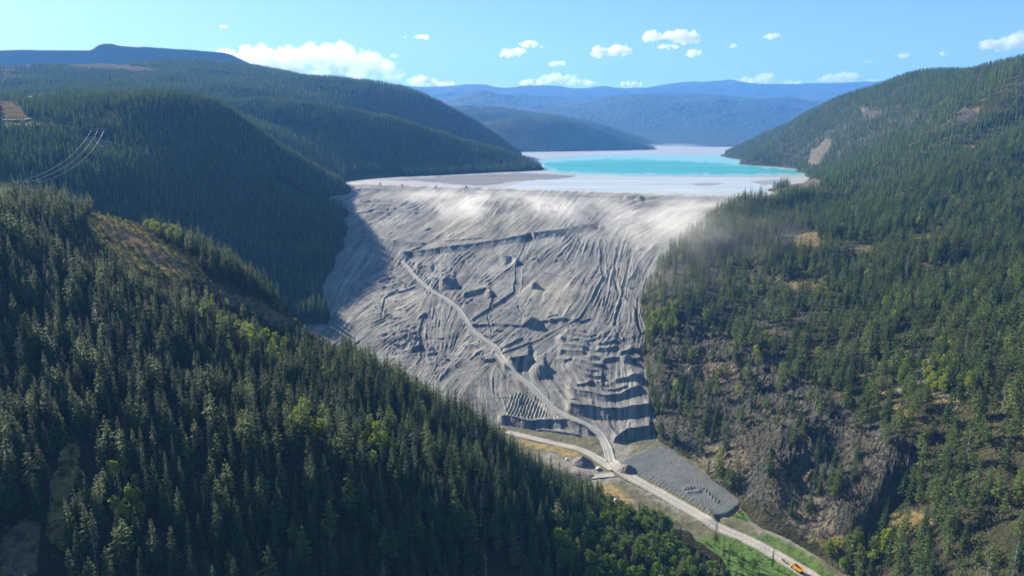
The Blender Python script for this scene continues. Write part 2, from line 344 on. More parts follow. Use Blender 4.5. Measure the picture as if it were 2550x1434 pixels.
# ---- blue mountains closing the valley
h_pts = [P(*q) for q in [(900,214,15000),(1040,218,15000),(1100,217,15000),(1165,213,15000),(1195,210,15000),(1215,214,15000),(1245,220,15000),(1290,218,15000),(1340,215,15000),(1400,216,15000),(1440,224,15000),(1475,217,15000),(1510,215,15000),(1540,220,15000),(1600,221,15000),(1650,212,15000),(1700,207,15000),(1760,205,15000),(1815,201,15000),(1860,207,15000),(1900,213,15000),(1950,213,15000),(2000,211,15000),(2060,213,15000),(2150,212,15000),(2300,200,15000)]]
h_pts += [P(*q) for q in [(1080,268,10500),(1130,250,10500),(1175,236,10500),(1205,231,10500),(1235,237,10500),(1270,252,10500),(1320,236,11500),(1365,234,11500),(1410,246,11500),(1440,264,10000),(1480,262,9500),(1530,250,9500),(1600,243,9500),(1680,236,10000),(1760,236,10000),(1840,244,9800),(1920,254,9500),(2000,262,9500),(2100,270,9500)]]
h_pts += [P(*q) for q in [(1100,300,7600),(1300,310,7600),(1480,326,7300),(1600,330,7200),(1750,328,7200),(1900,326,7400),(2100,330,7400),(1600,362,6000),(1750,363,6000),(1850,364,6000),(2000,362,6000),(1200,366,6600),(1450,366,6300)]]
h_pts += [Z(*q) for q in [(1300,700,17500),(1600,700,17500),(1900,800,17500),(1000,700,17500),(2250,800,17500),(1200,560,12500),(1350,620,12800),(1700,600,12300),(1950,620,12300),(1500,560,12300)]]
h_f = RBF(h_pts)
mount = Patch('mountains', 880, 2280, 5800, 17500, 2.5, .0028, lambda x, y: h_f(x, y))
wt = smooth(150, 500, mount.Zb)*(1-0.75*smooth(13500, 14800, mount.Y))
mount.Zd = mount.Zb + wt*(60*ridged(mount.X, mount.Y, 2600, 3, 3.3) - 30) + 12*fbm(mount.X, mount.Y, 400, 4, seed=15)*smooth(20, 200, mount.Zb) + 7*fbm(mount.X, mount.Y, 70, 2, seed=16)*smooth(20, 200, mount.Zb)

# ---- the right side of the valley
rb = [P(u, v, DP(u, v)[1]-dy) for u, v, dy in [(1855,500,40),(1800,535,45),(1745,580,40),(1690,612,40),(1655,655,40),(1618,725,25),(1603,800,8),(1603,850,4),(1606,900,2),(1612,950,0),(1622,1000,0),(1632,1060,0),(1638,1095,0)]]
r_pts = [(p[0], p[1], p[2]) for p in rb] + [P(*q) for q in [(2850,140,1300),(2550,178,1500),(2400,200,1800),(2200,218,2350),(2120,238,2700),(2060,262,2900),(2000,290,3100),(1900,338,3500),(1820,378,3700)]]
r_pts += [G(*q) for q in [(1795,386),(1825,396),(1838,409),(1880,413),(1930,416),(1985,422),(2005,433)]]
r_pts += [P(*q) for q in [(1930,478,1400),(1975,462,1480),(2040,455,1560),(2060,440,1650),
 (1850,600,980),(1750,680,900),(1800,760,780),(2000,600,920),(1900,540,1120),(2000,800,670),(2000,1000,545),(1850,1000,595),(1720,1000,640),(1750,1120,570),(1900,1150,500),(2020,1200,472),(1850,880,660),(1720,860,720),
 (2200,1200,425),(2400,1300,358),(2550,1434,305),(2550,1200,362),(2300,1000,462),(2550,1000,408),(2300,800,580),(2550,800,515),(2300,600,820),(2550,600,735),(2300,450,1130),(2550,450,990),(2300,300,1700),(2550,300,1330),(2150,330,2000),(2000,360,2500),(1900,388,3000),(2100,520,1180),(2850,600,660),(2850,1000,355),(2850,300,1050),(2850,1434,265),(2200,700,730),(2100,900,575),(2100,400,1900),(2180,1330,415),(2130,700,755),(2420,1120,400)]]
r_pts += [G(u, v, -166) for u, v in [(1650,1108),(1700,1138),(1770,1190),(1845,1240),(1880,1285)]] + [G(1960,1330,-168), G(2060,1400,-171), G(2130,1450,-172)]
r_pts += [Z(*q) for q in [(2300,180,3000),(2850,240,2000),(2600,250,2300),(2100,120,3700),(1900,20,4100),(1760,-30,3900),(1780,-30,3400),(1800,-25,2700),(1880,-20,2250),(1930,-18,2000),(1960,-14,1800),(1900,-8,1560),(1800,-30,1420),(1700,-80,1250),(1600,-130,1080),(1550,-150,950),(1540,-175,800),(1560,-185,650),(1700,-185,540),(1900,-190,440),(2200,-200,330),(2500,-150,260),(2850,-150,220)]]
r_f = RBF(r_pts)
right = Patch('hillside', 1560, 2800, 300, 4100, 2.3, .0030, lambda x, y: r_f(x, y))
BLUFF = [(1610,860),(1700,800),(1800,840),(1900,890),(2000,950),(2120,1000),(2230,1080),(2300,1130),(2250,1220),(2160,1290),(2080,1340),(2000,1330),(1950,1290),(1860,1240),(1830,1200),(1740,1130),(1650,1085),(1630,1000)]
bl = softpoly(right.u, right.v, BLUFF, 28, 14)
fr = smooth(900, 1500, right.Y)
cr = ridged(right.X*1.0+0.25*right.Zb, right.Y*0.75, 42, 4, 2.0); fl = ridged(right.X*0.9+0.5*right.Y, right.Zb*0.35+right.Y*0.2, 13, 3, 7.0)
fine = ridged(right.X, right.Y+0.6*right.Zb, 6, 3, 9.0); crag = np.floor(2.2*fbm(right.X+.4*right.Y, right.Zb*1.1+right.Y*.3, 16, 3, seed=44))
edgef = smooth(-165, -135, right.Zb)*smooth(0, 1, (right.u-1606)/40.)
right.Zd = right.Zb + bl*edgef*(2.9*cr + 2.6*fl + 1.5*fine + 1.5*crag - 1.5) + (1-bl)*(5.0*(1-0.2*fr)*fbm(right.X, right.Y, 110, 4, seed=21)*smooth(-160,-110,right.Zb)*smooth(-3,40,np.where(right.Y>1500,right.Zb,50)) + 0.7*fbm(right.X, right.Y, 11, 3, seed=22))
# steep bands on the upper slope: rocky steps
RB2 = [[(1980,390),(2050,330),(2160,270),(2290,255),(2330,300),(2200,330),(2120,390),(2060,420)], [(2330,285),(2400,270),(2450,300),(2380,320)], [(1880,600),(2100,640),(2350,600),(2330,700),(2000,720),(1870,680)]]
for pl in RB2:
    m2 = softpoly(right.u, right.v, pl, 14, 14); right.Zd += m2*(6*ridged(right.X, right.Y*0.6, 55, 4, 4.0) - 1)
right.paint(1, [BLUFF], 22, 18, 1.0); right.paint(1, RB2[:2], 8, 12, 0.8)
right.paint(1, [[(1660,660),(1800,640),(1960,700),(2080,780),(1950,860),(1800,850),(1690,790),(1620,800)]], 25, 22, 0.55)
R_CLEAR = [[(1880,497),(1935,470),(2010,448),(2048,446),(2040,462),(1985,478),(1930,497),(1890,505)], [(2020,380),(2055,345),(2072,352),(2062,385),(2030,412),(2010,410)], [(1940,580),(2030,575),(2060,610),(1990,625),(1930,610)], [(2070,610),(2170,608),(2180,645),(2100,640)], [(2270,585),(2350,590),(2340,615),(2280,610)], [(2260,660),(2380,665),(2400,690),(2290,690)], [(1930,700),(2060,705),(2050,740),(1950,735)], [(2120,905),(2160,930),(2240,985),(2230,1000),(2150,960)],[(2190,1000),(2240,1010),(2270,1040),(2230,1050)], [(2250,925),(2300,930),(2390,1010),(2370,1040),(2330,1010),(2270,970)], [(2140,270),(2200,280),(2150,300)], [(2380,275),(2440,270),(2430,300),(2385,300)], [(2400,360),(2470,355),(2470,372),(2410,375)],[(2200,1280),(2290,1275),(2330,1310),(2250,1330)]]
right.paint(0, R_CLEAR, 6, 9, 0.85); right.paint(2, [R_CLEAR[0], R_CLEAR[1], R_CLEAR[9]], 6, 9, 0.55)
right.paint(2, [[(1700,1140),(1760,1100),(1850,1120),(1880,1170),(1830,1225),(1770,1190)], [(1890,1230),(1960,1180),(2000,1110),(2030,1130),(2010,1220),(2080,1280),(2090,1330),(2000,1325)], [(1660,880),(1760,900),(1850,920),(1820,960),(1700,940)]], 10, 16, 0.62)
right.paint(0, [[(1640,880),(1700,870),(1740,930),(1680,980),(1630,960)], [(1860,1000),(1920,980),(1930,1030),(1880,1060)], [(1880,1060),(1960,1040),(1930,1090)], [(1940,1010),(2010,1000),(2010,1050)], [(2040,1290),(2110,1340),(2080,1380),(2000,1340)]], 8, 12, 0.7)

# ---- the dam's own relief: what the machines and the slurry left on it
dam = Patch('tailings_dam', 735, 1975, 560, 1780, 1.35, .0013, dam_base)
du, dv = dam.u, dam.v
def raster_lic():
    U0, V0, W, H = 720, 430, 1280, 740
    arrows = [(950,500,-1,.45),(900,560,-1,.3),(1000,540,-1,.7),(1100,520,-1,.9),(1250,520,-1,1.1),(1400,530,-1,1),(1600,520,-1,.25),(1750,520,-1,.25),(1650,560,-1,.6),(1500,560,-1,.7),
     (950,630,-.5,1),(1050,600,-1,.5),(1200,620,-1,.6),(1350,630,-1,.9),(1500,620,-.2,1),(1560,660,-.1,1),(1610,650,-.6,1),(960,700,-1,.2),(1060,670,-.7,1),(1180,680,-1,1),(1220,720,-1,.7),(1390,670,-1,.9),(1450,700,-.7,1),(1530,720,-.2,1),
     (960,780,-1,.5),(1100,780,-.3,1),(1000,830,-1,.5),(1100,840,-.1,1),(1200,860,-1,.5),(1250,780,-1,.6),(1350,760,-.7,1),(1420,760,-.5,1),(1530,790,-.4,1),(1585,780,.1,1),
     (1130,880,-.6,1),(1170,910,-1,.45),(1230,950,0,1),(1300,1020,.3,1),(1270,985,.4,1),(1350,1030,.1,1),(1350,830,-.8,1),(1330,850,-1,.8),(1500,850,-.6,1),(1570,900,.1,1),(1400,960,.7,1),(1500,960,.1,1),(1550,1020,.0,1),(1450,1090,.6,.5),(850,640,-.8,1),(820,740,-.5,1)]
    A = np.array(arrows, float); an = np.arctan2(A[:,3], A[:,2])*2; k = 4
    uu, vv = np.meshgrid(np.arange(U0, U0+W, k), np.arange(V0, V0+H, k))
    w = 1/(((uu[...,None]-A[:,0])**2 + ((vv[...,None]-A[:,1])*1.5)**2)**1.5 + 60)
    an2 = np.arctan2((w*np.sin(an)).sum(-1), (w*np.cos(an)).sum(-1))/2 + 0.22*fbm(uu, vv, 70, 3, seed=40)
    dx, dy = np.repeat(np.repeat(np.cos(an2), k, 0), k, 1)[:H,:W], np.repeat(np.repeat(np.sin(an2), k, 0), k, 1)[:H,:W]
    def blur(a, r):
        for ax in (0, 1):
            a = sum(np.roll(a, i, ax) for i in range(-r, r+1))/(2*r+1)
        return a
    outs = []
    for r, Ln, sd_ in ((0, 13, 4), (1, 22, 1), (2, 34, 2), (5, 55, 3)):
        n = blur(blur(np.random.default_rng(sd_).normal(size=(H, W)), r), r); n /= n.std()
        acc = n.copy(); gx, gy = np.meshgrid(np.arange(W, dtype=float), np.arange(H, dtype=float))
        for sgn in (1, -1):
            x, y = gx.copy(), gy.copy(); px, py = None, None
            for _ in range(Ln):
                xi = np.clip(x, 0, W-1).astype(int); yi = np.clip(y, 0, H-1).astype(int); vx, vy = dx[yi, xi]*sgn, dy[yi, xi]*sgn
                if px is not None:
                    fl_ = np.where(vx*px+vy*py < 0, -1, 1); vx, vy = vx*fl_, vy*fl_
                px, py = vx, vy; x += vx; y += vy
                acc += n[np.clip(y, 0, H-1).astype(int), np.clip(x, 0, W-1).astype(int)]
        acc /= acc.std(); outs.append(acc)
    def samp(g):
        x = np.clip(du-U0, 0, W-1.01); y = np.clip(dv-V0, 0, H-1.01); i = x.astype(int); j = y.astype(int); fx, fy = x-i, y-j
        return (g[j,i]*(1-fx)+g[j,i+1]*fx)*(1-fy) + (g[j+1,i]*(1-fx)+g[j+1,i+1]*fx)*fy
    return [samp(o) for o in outs]
L0, L1, L2, L3 = raster_lic()
near_dam = smooth(15, 60, linedist(dam.X, dam.Y, C1, C2))
scl = np.clip(dam.Y/800., .7, 1.7)
def blob(u, v, ru, rv): return np.exp(-(((du-u)/ru)**2 + ((dv-v)/rv)**2))
amp = 0.30 + 0.55*blob(1540,710,60,110) + 0.3*blob(1000,520,110,45) + 0.45*blob(1080,690,80,50) + 0.5*blob(980,720,60,60) + 0.35*blob(1190,880,80,50) + 0.25*blob(1280,1010,60,50) + 0.3*blob(1450,620,60,40) + 0.45*blob(1040,840,90,50) - 0.16*blob(1230,560,100,40) - 0.15*blob(1420,730,50,35) - 0.12*blob(1330,740,60,40) + 0.25*blob(1560,520,120,25) + .3*blob(1400,570,80,30)
patchy = 0.34 + 1.1*smooth(-.35, .6, fbm(du, dv, 48, 3, seed=50))
Dn = near_dam*patchy*amp*scl*(0.28*L0 + 0.52*L1 + 0.22*L2 + 0.10*L3)
D = near_dam*(0.35*fbm(dam.X, dam.Y, 18, 4, seed=51) + 2.0*fbm(dam.X, dam.Y, 130, 3, seed=52))
rough_ = 2.6*blob(1010,850,60,45) + 1.6*blob(1110,705,45,35) + 1.8*blob(1530,835,60,30) + 1.2*blob(960,690,40,60) + 1.2*blob(1090,900,60,40) + 1.0*blob(1200,750,50,25) + 1.0*blob(1000,515,90,30) + .9*blob(1570,880,40,40) + .7*blob(1250,820,60,30)
D += rough_*(0.55*ridged(dam.X, dam.Y, 16, 4, 60.) + 0.25*ridged(dam.X, dam.Y, 5, 3, 61.))
# ribs pushed by the dozer near the toe
rb_ = softpoly(du, dv, [(1275,985),(1310,975),(1345,1000),(1372,1035),(1350,1043),(1300,1042),(1262,1036)], 8, 4)
D += rb_*0.8*np.sin((du+0.35*(dv-1000))*2*np.pi/8.5 + 1.2*fbm(du, dv, 40, 2, seed=63))

steps = [  # rim line in photo pixels, height of the dark face in pixels, how far the tread behind rises
 ([(1419,819),(1440,823),(1459,826)],7),([(1406,825),(1426,833),(1447,835),(1470,840),(1484,833)],7),([(1398,835),(1420,845),(1443,847),(1466,856)],8),([(1394,854),(1426,860),(1462,866)],9),([(1390,870),(1430,873),(1456,876)],14),
 ([(1388,889),(1405,896),(1424,892)],9),([(1426,896),(1451,900),(1472,908),(1493,910),(1507,910)],9),([(1416,902),(1441,914),(1461,921),(1488,924)],9),([(1412,912),(1436,925),(1457,934),(1478,938),(1508,940)],10),([(1398,916),(1426,930),(1447,944),(1468,951),(1505,953)],13),
 ([(1416,951),(1436,959),(1461,957),(1477,955)],8),([(1409,960),(1430,971),(1461,976),(1489,982),(1514,984),(1545,979),(1577,964),(1596,954)],19),([(1480,957),(1497,967),(1514,972),(1535,969),(1562,962)],8),
 ([(1410,1003),(1440,1008),(1468,1009),(1503,1012),(1539,1015),(1566,1008),(1600,1004),(1626,1002)],32),([(1485,857),(1510,856),(1535,848)],9),([(1485,867),(1514,867),(1537,863)],12),([(1540,878),(1566,870),(1600,866)],14),([(1526,947),(1556,939),(1598,936)],14),([(1498,897),(1530,890),(1560,893),(1598,890)],10),
 ([(1238,1036),(1267,1034),(1305,1044),(1351,1044),(1372,1041),(1409,1045),(1447,1055),(1474,1069)],25),([(1330,1067),(1367,1069),(1409,1076),(1447,1083)],11),([(1524,1096),(1540,1083),(1562,1065),(1624,1055)],30),([(1250,893),(1275,889),(1322,884)],38),([(1225,872),(1260,860),(1300,838)],8),
 ([(1330,892),(1345,893),(1360,910)],22),
 ([(895,591),(930,593),(960,597),(1010,605),(1060,604)],12),([(985,632),(1060,622),(1150,610),(1250,595),(1310,585),(1400,570),(1490,555)],17),([(1100,602),(1160,597),(1200,592)],4),
 ([(925,500),(950,500),(977,504)],7),([(890,497),(905,505),(925,500)],5),([(880,532),(940,518),(1000,524),(1040,529)],6),([(885,508),(930,512),(985,513),(1040,526)],5),([(870,478),(900,470),(950,471),(1000,472),(1045,473)],7),
 ([(1290,482),(1360,485),(1450,487),(1600,491),(1700,493),(1860,497)],7),([(1080,477),(1180,480),(1300,484)],5),([(1555,494),(1580,492),(1600,496)],9),
 ([(1106,648),(1122,656),(1138,661)],5),([(1095,660),(1110,668),(1127,671)],4),([(1079,672),(1098,678),(1116,683)],6),([(1075,683),(1098,692),(1120,696)],6),([(1064,690),(1085,701),(1112,703)],6),([(1035,664),(1058,660),(1079,664)],18),([(1095,700),(1115,700),(1134,698)],26),
 ([(1150,735),(1190,722),(1222,719)],14),([(1320,711),(1340,711)],11),([(960,733),(1000,725),(1035,713)],5),([(975,708),(1000,707)],5),([(1160,808),(1230,806),(1300,809),(1350,797),(1400,791),(1445,793)],7),([(1180,884),(1205,893),(1230,888)],10),
 ([(1300,669),(1370,681),(1440,696)],3),([(1245,640),(1275,636),(1292,648)],14),([(1340,517),(1358,514),(1372,520)],16),([(1600,800),(1612,830),(1615,870)],6),([(1425,795),(1445,800),(1470,790)],6),([(1320,645),(1335,640),(1340,655)],5),
 ([(1062,884),(1090,874),(1110,890)],8),([(985,845),(1010,835),(1040,842)],12),([(1020,868),(1050,860),(1080,866)],11),([(940,760),(965,790),(1000,790)],5),([(1040,790),(1060,780),(1075,790)],8),([(940,700),(970,690),(1000,700)],6),
]
rs = np.random.default_rng(3)
for _ in range(120):                   # small scarps and dozer cuts scattered over the worked ground
    u_, v_ = rs.uniform(890, 1600), rs.uniform(490, 1030)
    if u_ < 930+(v_-800)*1.1 and v_ > 800: continue
    wgt = float(np.interp(v_, [490, 560, 700, 1030], [.5, .5, .8, .9])); L_ = rs.uniform(8, 42)
    if rs.random() > wgt or (1150 < u_ < 1300 and 530 < v_ < 600) or (1350 < u_ < 1470 and 690 < v_ < 780): continue
    sl = rs.normal(.05, .28); steps.append(([(u_-L_/2, v_-sl*L_/2), (u_, v_+rs.normal(0, 1.5)), (u_+L_/2, v_+sl*L_/2)], rs.uniform(2.0, 5.0)))
face_all = np.zeros_like(du)
for line, Hpx in steps:
    l = np.array(line, float); ux = np.clip(du, l[0,0], l[-1,0])
    vl = np.interp(ux, l[:,0], l[:,1]) + 0.42*Hpx + (0.16*min(Hpx, 14))*perlin(du/31.0+Hpx, dv*0+l[0,1]) + (0.05*min(Hpx, 14))*perlin(du/10.0+Hpx, dv*0+l[0,1]) + 0.03*min(Hpx,12)*perlin(du/3.1, dv*0+l[0,1])
    d = dv - vl; face = 0.58*Hpx; hh = Hpx/6.0*(dam.Y/650.)*(1.12 if Hpx < 12 else 0.95)
    taper = smooth(0, 10+0.03*(l[-1,0]-l[0,0]), du-l[0,0]+4)*smooth(0, 10+0.03*(l[-1,0]-l[0,0]), l[-1,0]+4-du)
    prof = np.where(d <= 0, np.exp(np.minimum(d, 0)/(1.1*face+3)), np.clip(1-d/face, 0, 1))
    rim = 0.22*np.exp(-((d+1.0)/1.8)**2)
    D += taper*hh*(prof+rim); face_all = np.maximum(face_all, taper*smooth(-1, 1, d)*smooth(face+2, face, d)*min(1, Hpx/9))
D += Dn*(1-.85*face_all)
mounds = [(1320,802,22,14,7),(1219,735,12,10,5),(1258,650,12,8,3),(1283,655,9,7,3),(1330,716,10,6,3),(1340,925,22,20,6),(1355,520,18,8,3),(1110,706,16,10,5),(1560,897,14,9,4),(1475,893,22,9,3),(1010,476,30,7,4),(1290,1000,10,8,2.5),(1240,520,25,9,2),(1580,940,18,8,3),(1395,845,14,12,3.5)]
for u_, v_, ru, rv, h_ in mounds: D += h_*np.clip(1.15-np.hypot((du-u_)/ru, (dv-v_)/rv), 0, 1)
tracks = [([(1320,592),(1305,630),(1292,665),(1290,700),(1285,730),(1265,748),(1230,770),(1185,798)],15,0.7),([(1500,600),(1500,650),(1505,690),(1490,720),(1470,760),(1445,795)],11,1.2),([(1440,800),(1400,815),(1350,845),(1300,865),(1250,885),(1240,888)],9,1.2),
 ([(1640,612),(1605,650),(1585,690),(1555,718),(1570,745),(1592,770),(1600,800)],17,1.0),([(1445,575),(1438,590),(1447,605),(1440,618)],7,1),([(1235,890),(1255,930),(1300,975),(1340,1005),(1375,1040)],10,1.0),([(1520,1040),(1525,1062),(1540,1085)],8,1.0),([(1540,620),(1530,680),(1540,740),(1510,800)],9,1.1),([(1570,640),(1560,690),(1545,760),(1530,810)],9,1.1),([(1590,740),(1585,790),(1595,830)],8,1),([(990,725),(960,745),(950,790)],7,.8),([(1230,740),(1215,790),(1225,830)],6,.7),([(1060,790),(1050,830),(1055,890)],14,.9),([(1290,765),(1300,780),(1298,800)],6,.8)]
for line, w, hgt in tracks:
    ln = [(a + 0.0, b) for a, b in line]; wu = du + 2.5*perlin(dv/18., du/25.); d = pdist(wu, dv, ln, 1.35)
    inside = smooth(w*0.62, w*0.42, d)
    D = D*(1-0.75*inside) + inside*(np.minimum(D, 0)*0.3 + 0.28*hgt*scl*np.cos(d*2*np.pi/(w/3.2)) - 0.45*hgt*scl) + 0.45*hgt*scl*np.exp(-((d-w*0.62)/(1.8))**2)
ROAD_A = [(1000,650),(1015,665),(1040,695),(1075,725),(1105,742),(1140,770),(1160,800),(1170,815),(1200,840),(1235,865),(1250,895),(1275,925),(1320,960),(1370,1010),(1410,1035),(1460,1058),(1495,1083),(1512,1113),(1522,1150)]
d = pdist(du, dv, ROAD_A, 1.3); wr = np.interp(dv, [640,1000,1150], [6,13,20]); ins = smooth(wr*.85, wr*.45, d)
D = D*(1-0.9*ins) + ins*0.12*D + 0.55*scl*np.exp(-((d-wr*.72)/(wr*.18))**2)
D *= smooth(-1.0, 6, linedist(dam.X, dam.Y, C1, C2)); D += 0.8*fbm(dam.X, dam.Y, 12, 3, seed=70)*smooth(5, 0, np.abs(linedist(dam.X, dam.Y, C1, C2)+8)/2)
dam.Zd = dam.Zb + D
dam.paint(2, [[(1270,985),(1330,975),(1375,1040),(1260,1038)], [(1040,560),(1300,520),(1280,580),(1150,600)], [(1290,720),(1400,690),(1460,720),(1400,780),(1300,780)], [(1160,820),(1120,850),(1130,880),(1190,870)], [(960,740),(1030,730),(1060,780),(980,790)], [(1550,560),(1700,510),(1800,510),(1660,590),(1560,620)]], 14, 16, 0.8)
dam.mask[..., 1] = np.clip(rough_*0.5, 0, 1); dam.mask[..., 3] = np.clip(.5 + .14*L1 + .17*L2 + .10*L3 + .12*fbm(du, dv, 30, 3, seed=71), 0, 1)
crest_d = linedist(dam.X, dam.Y, C1, C2); dam.mask[..., 0] = smooth(4, -4, crest_d)*smooth(-90, -30, crest_d)

# ---- the valley floor below the dam
def floor_base(x, y): return -165 + np.minimum(y-585, 60)*0.037
floor = Patch('valley_floor', 1150, 2250, 330, 760, 3, .0035, floor_base)
PAD = [(1548,1148),(1600,1122),(1650,1112),(1690,1132),(1845,1243),(1838,1268),(1795,1290),(1770,1282),(1680,1230),(1560,1170)]
pm = softpoly(floor.u, floor.v, PAD, 5, 3)
floor.Zd = floor.Zb + 0.5*(1-.8*pm)*fbm(floor.X, floor.Y, 14, 4, seed=80) + pm*0.8
BERM = [(1540,1158),(1575,1175),(1640,1207),(1700,1240),(1760,1275),(1775,1290)]
d = pdist(floor.u, floor.v, BERM, 1.0); bl_ = smooth(15, 3, d)
floor.Zd = floor.Zd*(1-bl_) + bl_*(floor.Zb + 1.7 + 0.5*np.abs(np.sin((floor.u+floor.v)*2*np.pi/26)) + 0.3*fbm(floor.X, floor.Y, 4, 2, seed=81))
arc = [(1705,1218),(1730,1214),(1750,1218),(1765,1232),(1785,1250)]
d = pdist(floor.u, floor.v, arc, 1.3); floor.Zd += 1.3*np.exp(-(d/5)**2)*(0.6+0.5*np.sin(floor.u*2*np.pi/7.5))
d = pdist(floor.u, floor.v, [(1712,1228),(1730,1226),(1742,1224)], 1.3); floor.Zd += 1.2*np.exp(-(d/4)**2)
wash = smooth(6, 2, pdist(floor.u, floor.v, [(1790,1287),(1815,1283),(1838,1266)], 1)); floor.Zd += -1.2*wash
floor.paint(1, [PAD], 4, 3, 1.0)
floor.paint(0, [[(1660,1130),(1700,1140),(1770,1185),(1835,1235),(1815,1235),(1740,1190)], [(1290,1090),(1400,1112),(1445,1130),(1440,1140),(1380,1125),(1300,1105)], [(1790,1275),(1850,1240),(1880,1270),(1840,1290)], [(1440,1195),(1520,1200),(1580,1250),(1500,1290),(1450,1250)]], 5, 9, 0.9)
floor.paint(2, [[(1340,1120),(1440,1145),(1510,1175),(1560,1195),(1450,1210),(1380,1180)], [(1500,1080),(1560,1100),(1590,1110),(1540,1160),(1500,1150)], [(1550,1195),(1660,1240),(1780,1305),(1900,1370),(1760,1310),(1640,1250)], [(1850,1300),(1960,1320),(2050,1390),(1960,1370)]], 6, 8, 0.75)
floor.paint(3, [], 1)
GREEN = [[(1730,1345),(1800,1330),(1860,1350),(1960,1400),(2010,1440),(2010,1600),(1700,1600)], [(1815,1275),(1850,1268),(1880,1295),(1850,1300)], [(1860,1335),(1900,1345),(2000,1400),(2060,1450),(2110,1500),(2090,1440),(2000,1370),(1920,1330)]]
grn = np.zeros_like(floor.u)
for g_ in GREEN: grn = np.maximum(grn, softpoly(floor.u, floor.v, g_, 6, 10))
floor.mask[..., 3] = grn

PATCHES = dict(near=near, hillc=hillc, hilld=hilld, plat=plat, heap=heap, hillg=hillg, mount=mount, right=right, dam=dam, floor=floor)
def ground_z(x, y, names=None):
    z = np.full(np.shape(x), -185.0)
    for k in (names or PATCHES): z = np.maximum(z, PATCHES[k].sample(x, y))
    return z

# ---------------------------------------------------------------- ground materials and meshes
M_near = ground_mat('forest_floor', (0.030,0.027,0.017), (0.060,0.052,0.030), (0.32,0.25,0.085), (0.14,0.13,0.115), (0.24,0.175,0.115))
M_far = ground_mat('far_forest_floor', (0.030,0.036,0.020), (0.055,0.058,0.032), (0.20,0.155,0.065), (0.12,0.11,0.10), (0.26,0.21,0.14), 0.5, 0.8)
M_right = ground_mat('bluff_ground', (0.065,0.070,0.038), (0.13,0.125,0.070), (0.32,0.25,0.11), (0.128,0.134,0.122), (0.27,0.235,0.17), 1.0, 1.4)
def far_woods(name, c0, c1, sc):
    m, nt, b = newmat(name); N = NT(nt); p = N.pos(); a = N.attr('mask')
    n1 = N.noise(0.0035*sc, 6, p); n2 = N.noise(0.05*sc, 5, p, 0.7); v = N.n('ShaderNodeTexVoronoi'); v.inputs['Scale'].default_value = 0.045*sc; N.l(p, v.inputs['Vector'])
    c = N.mix(n1, c0, c1); c = N.mix(N.math('MULTIPLY', n2, 0.6), c, tuple(x*1.9 for x in c1)); c = N.mix(a[0], c, (0.26,0.22,0.13))
    N.l(c, b.inputs['Base Color']); N.bump(N.math('SUBTRACT', n2, v.outputs['Distance']), 9/sc, 0.8, b); return m
M_mount = far_woods('mountain_woods', (0.014,0.026,0.018), (0.028,0.042,0.026), 0.5)
M_hillg = far_woods('distant_woods', (0.022,0.036,0.022), (0.05,0.062,0.034), 1.3)
def heap_mat():
    m, nt, b = newmat('waste_rock'); N = NT(nt); n = N.noise(0.006, 6, N.pos((1,1,3))); N.l(N.mix(n, (0.035,0.045,0.05), (0.05,0.055,0.06)), b.inputs['Base Color']); return m
M_heap = heap_mat()
def dam_mat():                         # grey tailings sand: R crest roadway, G dumped lumps (finer, darker), B dry buff sand
    m, nt, b = newmat('tailings_sand'); N = NT(nt); p = N.pos(); a = N.attr('mask')
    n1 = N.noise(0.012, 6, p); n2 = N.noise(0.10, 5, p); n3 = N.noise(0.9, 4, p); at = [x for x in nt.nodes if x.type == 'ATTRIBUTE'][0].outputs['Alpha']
    c = N.mix(n1, (0.235,0.232,0.225), (0.315,0.300,0.272)); c = N.mix(N.math('MULTIPLY', n2, 0.6), c, (0.195,0.205,0.20))
    c = N.mix(a[2], c, (0.385,0.365,0.305)); c = N.mix(N.math('MULTIPLY', a[1], 0.6), c, (0.20,0.19,0.20)); c = N.mix(N.math('MULTIPLY', a[0], 0.7), c, (0.50,0.47,0.43))
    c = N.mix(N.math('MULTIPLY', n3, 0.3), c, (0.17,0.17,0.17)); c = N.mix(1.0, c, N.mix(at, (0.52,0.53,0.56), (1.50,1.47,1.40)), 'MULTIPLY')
    N.l(c, b.inputs['Base Color']); N.bump(N.math('ADD', n3, n2), 1.2, 0.8, b); return m
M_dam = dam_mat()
def floor_mat():                       # R dry grass, G pad gravel, B pale dirt, A green grass
    m, nt, b = newmat('valley_ground'); N = NT(nt); p = N.pos(); a = N.attr('mask'); at = [x for x in nt.nodes if x.type == 'ATTRIBUTE'][0]
    n2 = N.noise(0.25, 5, p); n3 = N.noise(1.2, 4, p); n1 = N.noise(0.05, 4, p)
    c = N.mix(n2, (0.10,0.095,0.06), (0.20,0.18,0.12)); c = N.mix(N.math('MULTIPLY', n1, 0.5), c, (0.13,0.15,0.06))
    c = N.mix(a[0], c, N.mix(n2, (0.26,0.19,0.07), (0.42,0.31,0.13))); c = N.mix(a[2], c, N.mix(n2, (0.24,0.22,0.19), (0.35,0.32,0.27)))
    c = N.mix(a[1], c, N.mix(n1, (0.125,0.14,0.145), (0.17,0.18,0.18))); c = N.mix(at.outputs['Alpha'], c, N.mix(n2, (0.05,0.13,0.015), (0.13,0.20,0.04)))
    c = N.mix(N.math('MULTIPLY', n3, 0.25), c, (0.09,0.085,0.07)); N.l(c, b.inputs['Base Color']); N.bump(N.math('ADD', n3, n2), 0.6, 0.5, b); return m
M_floor = floor_mat()

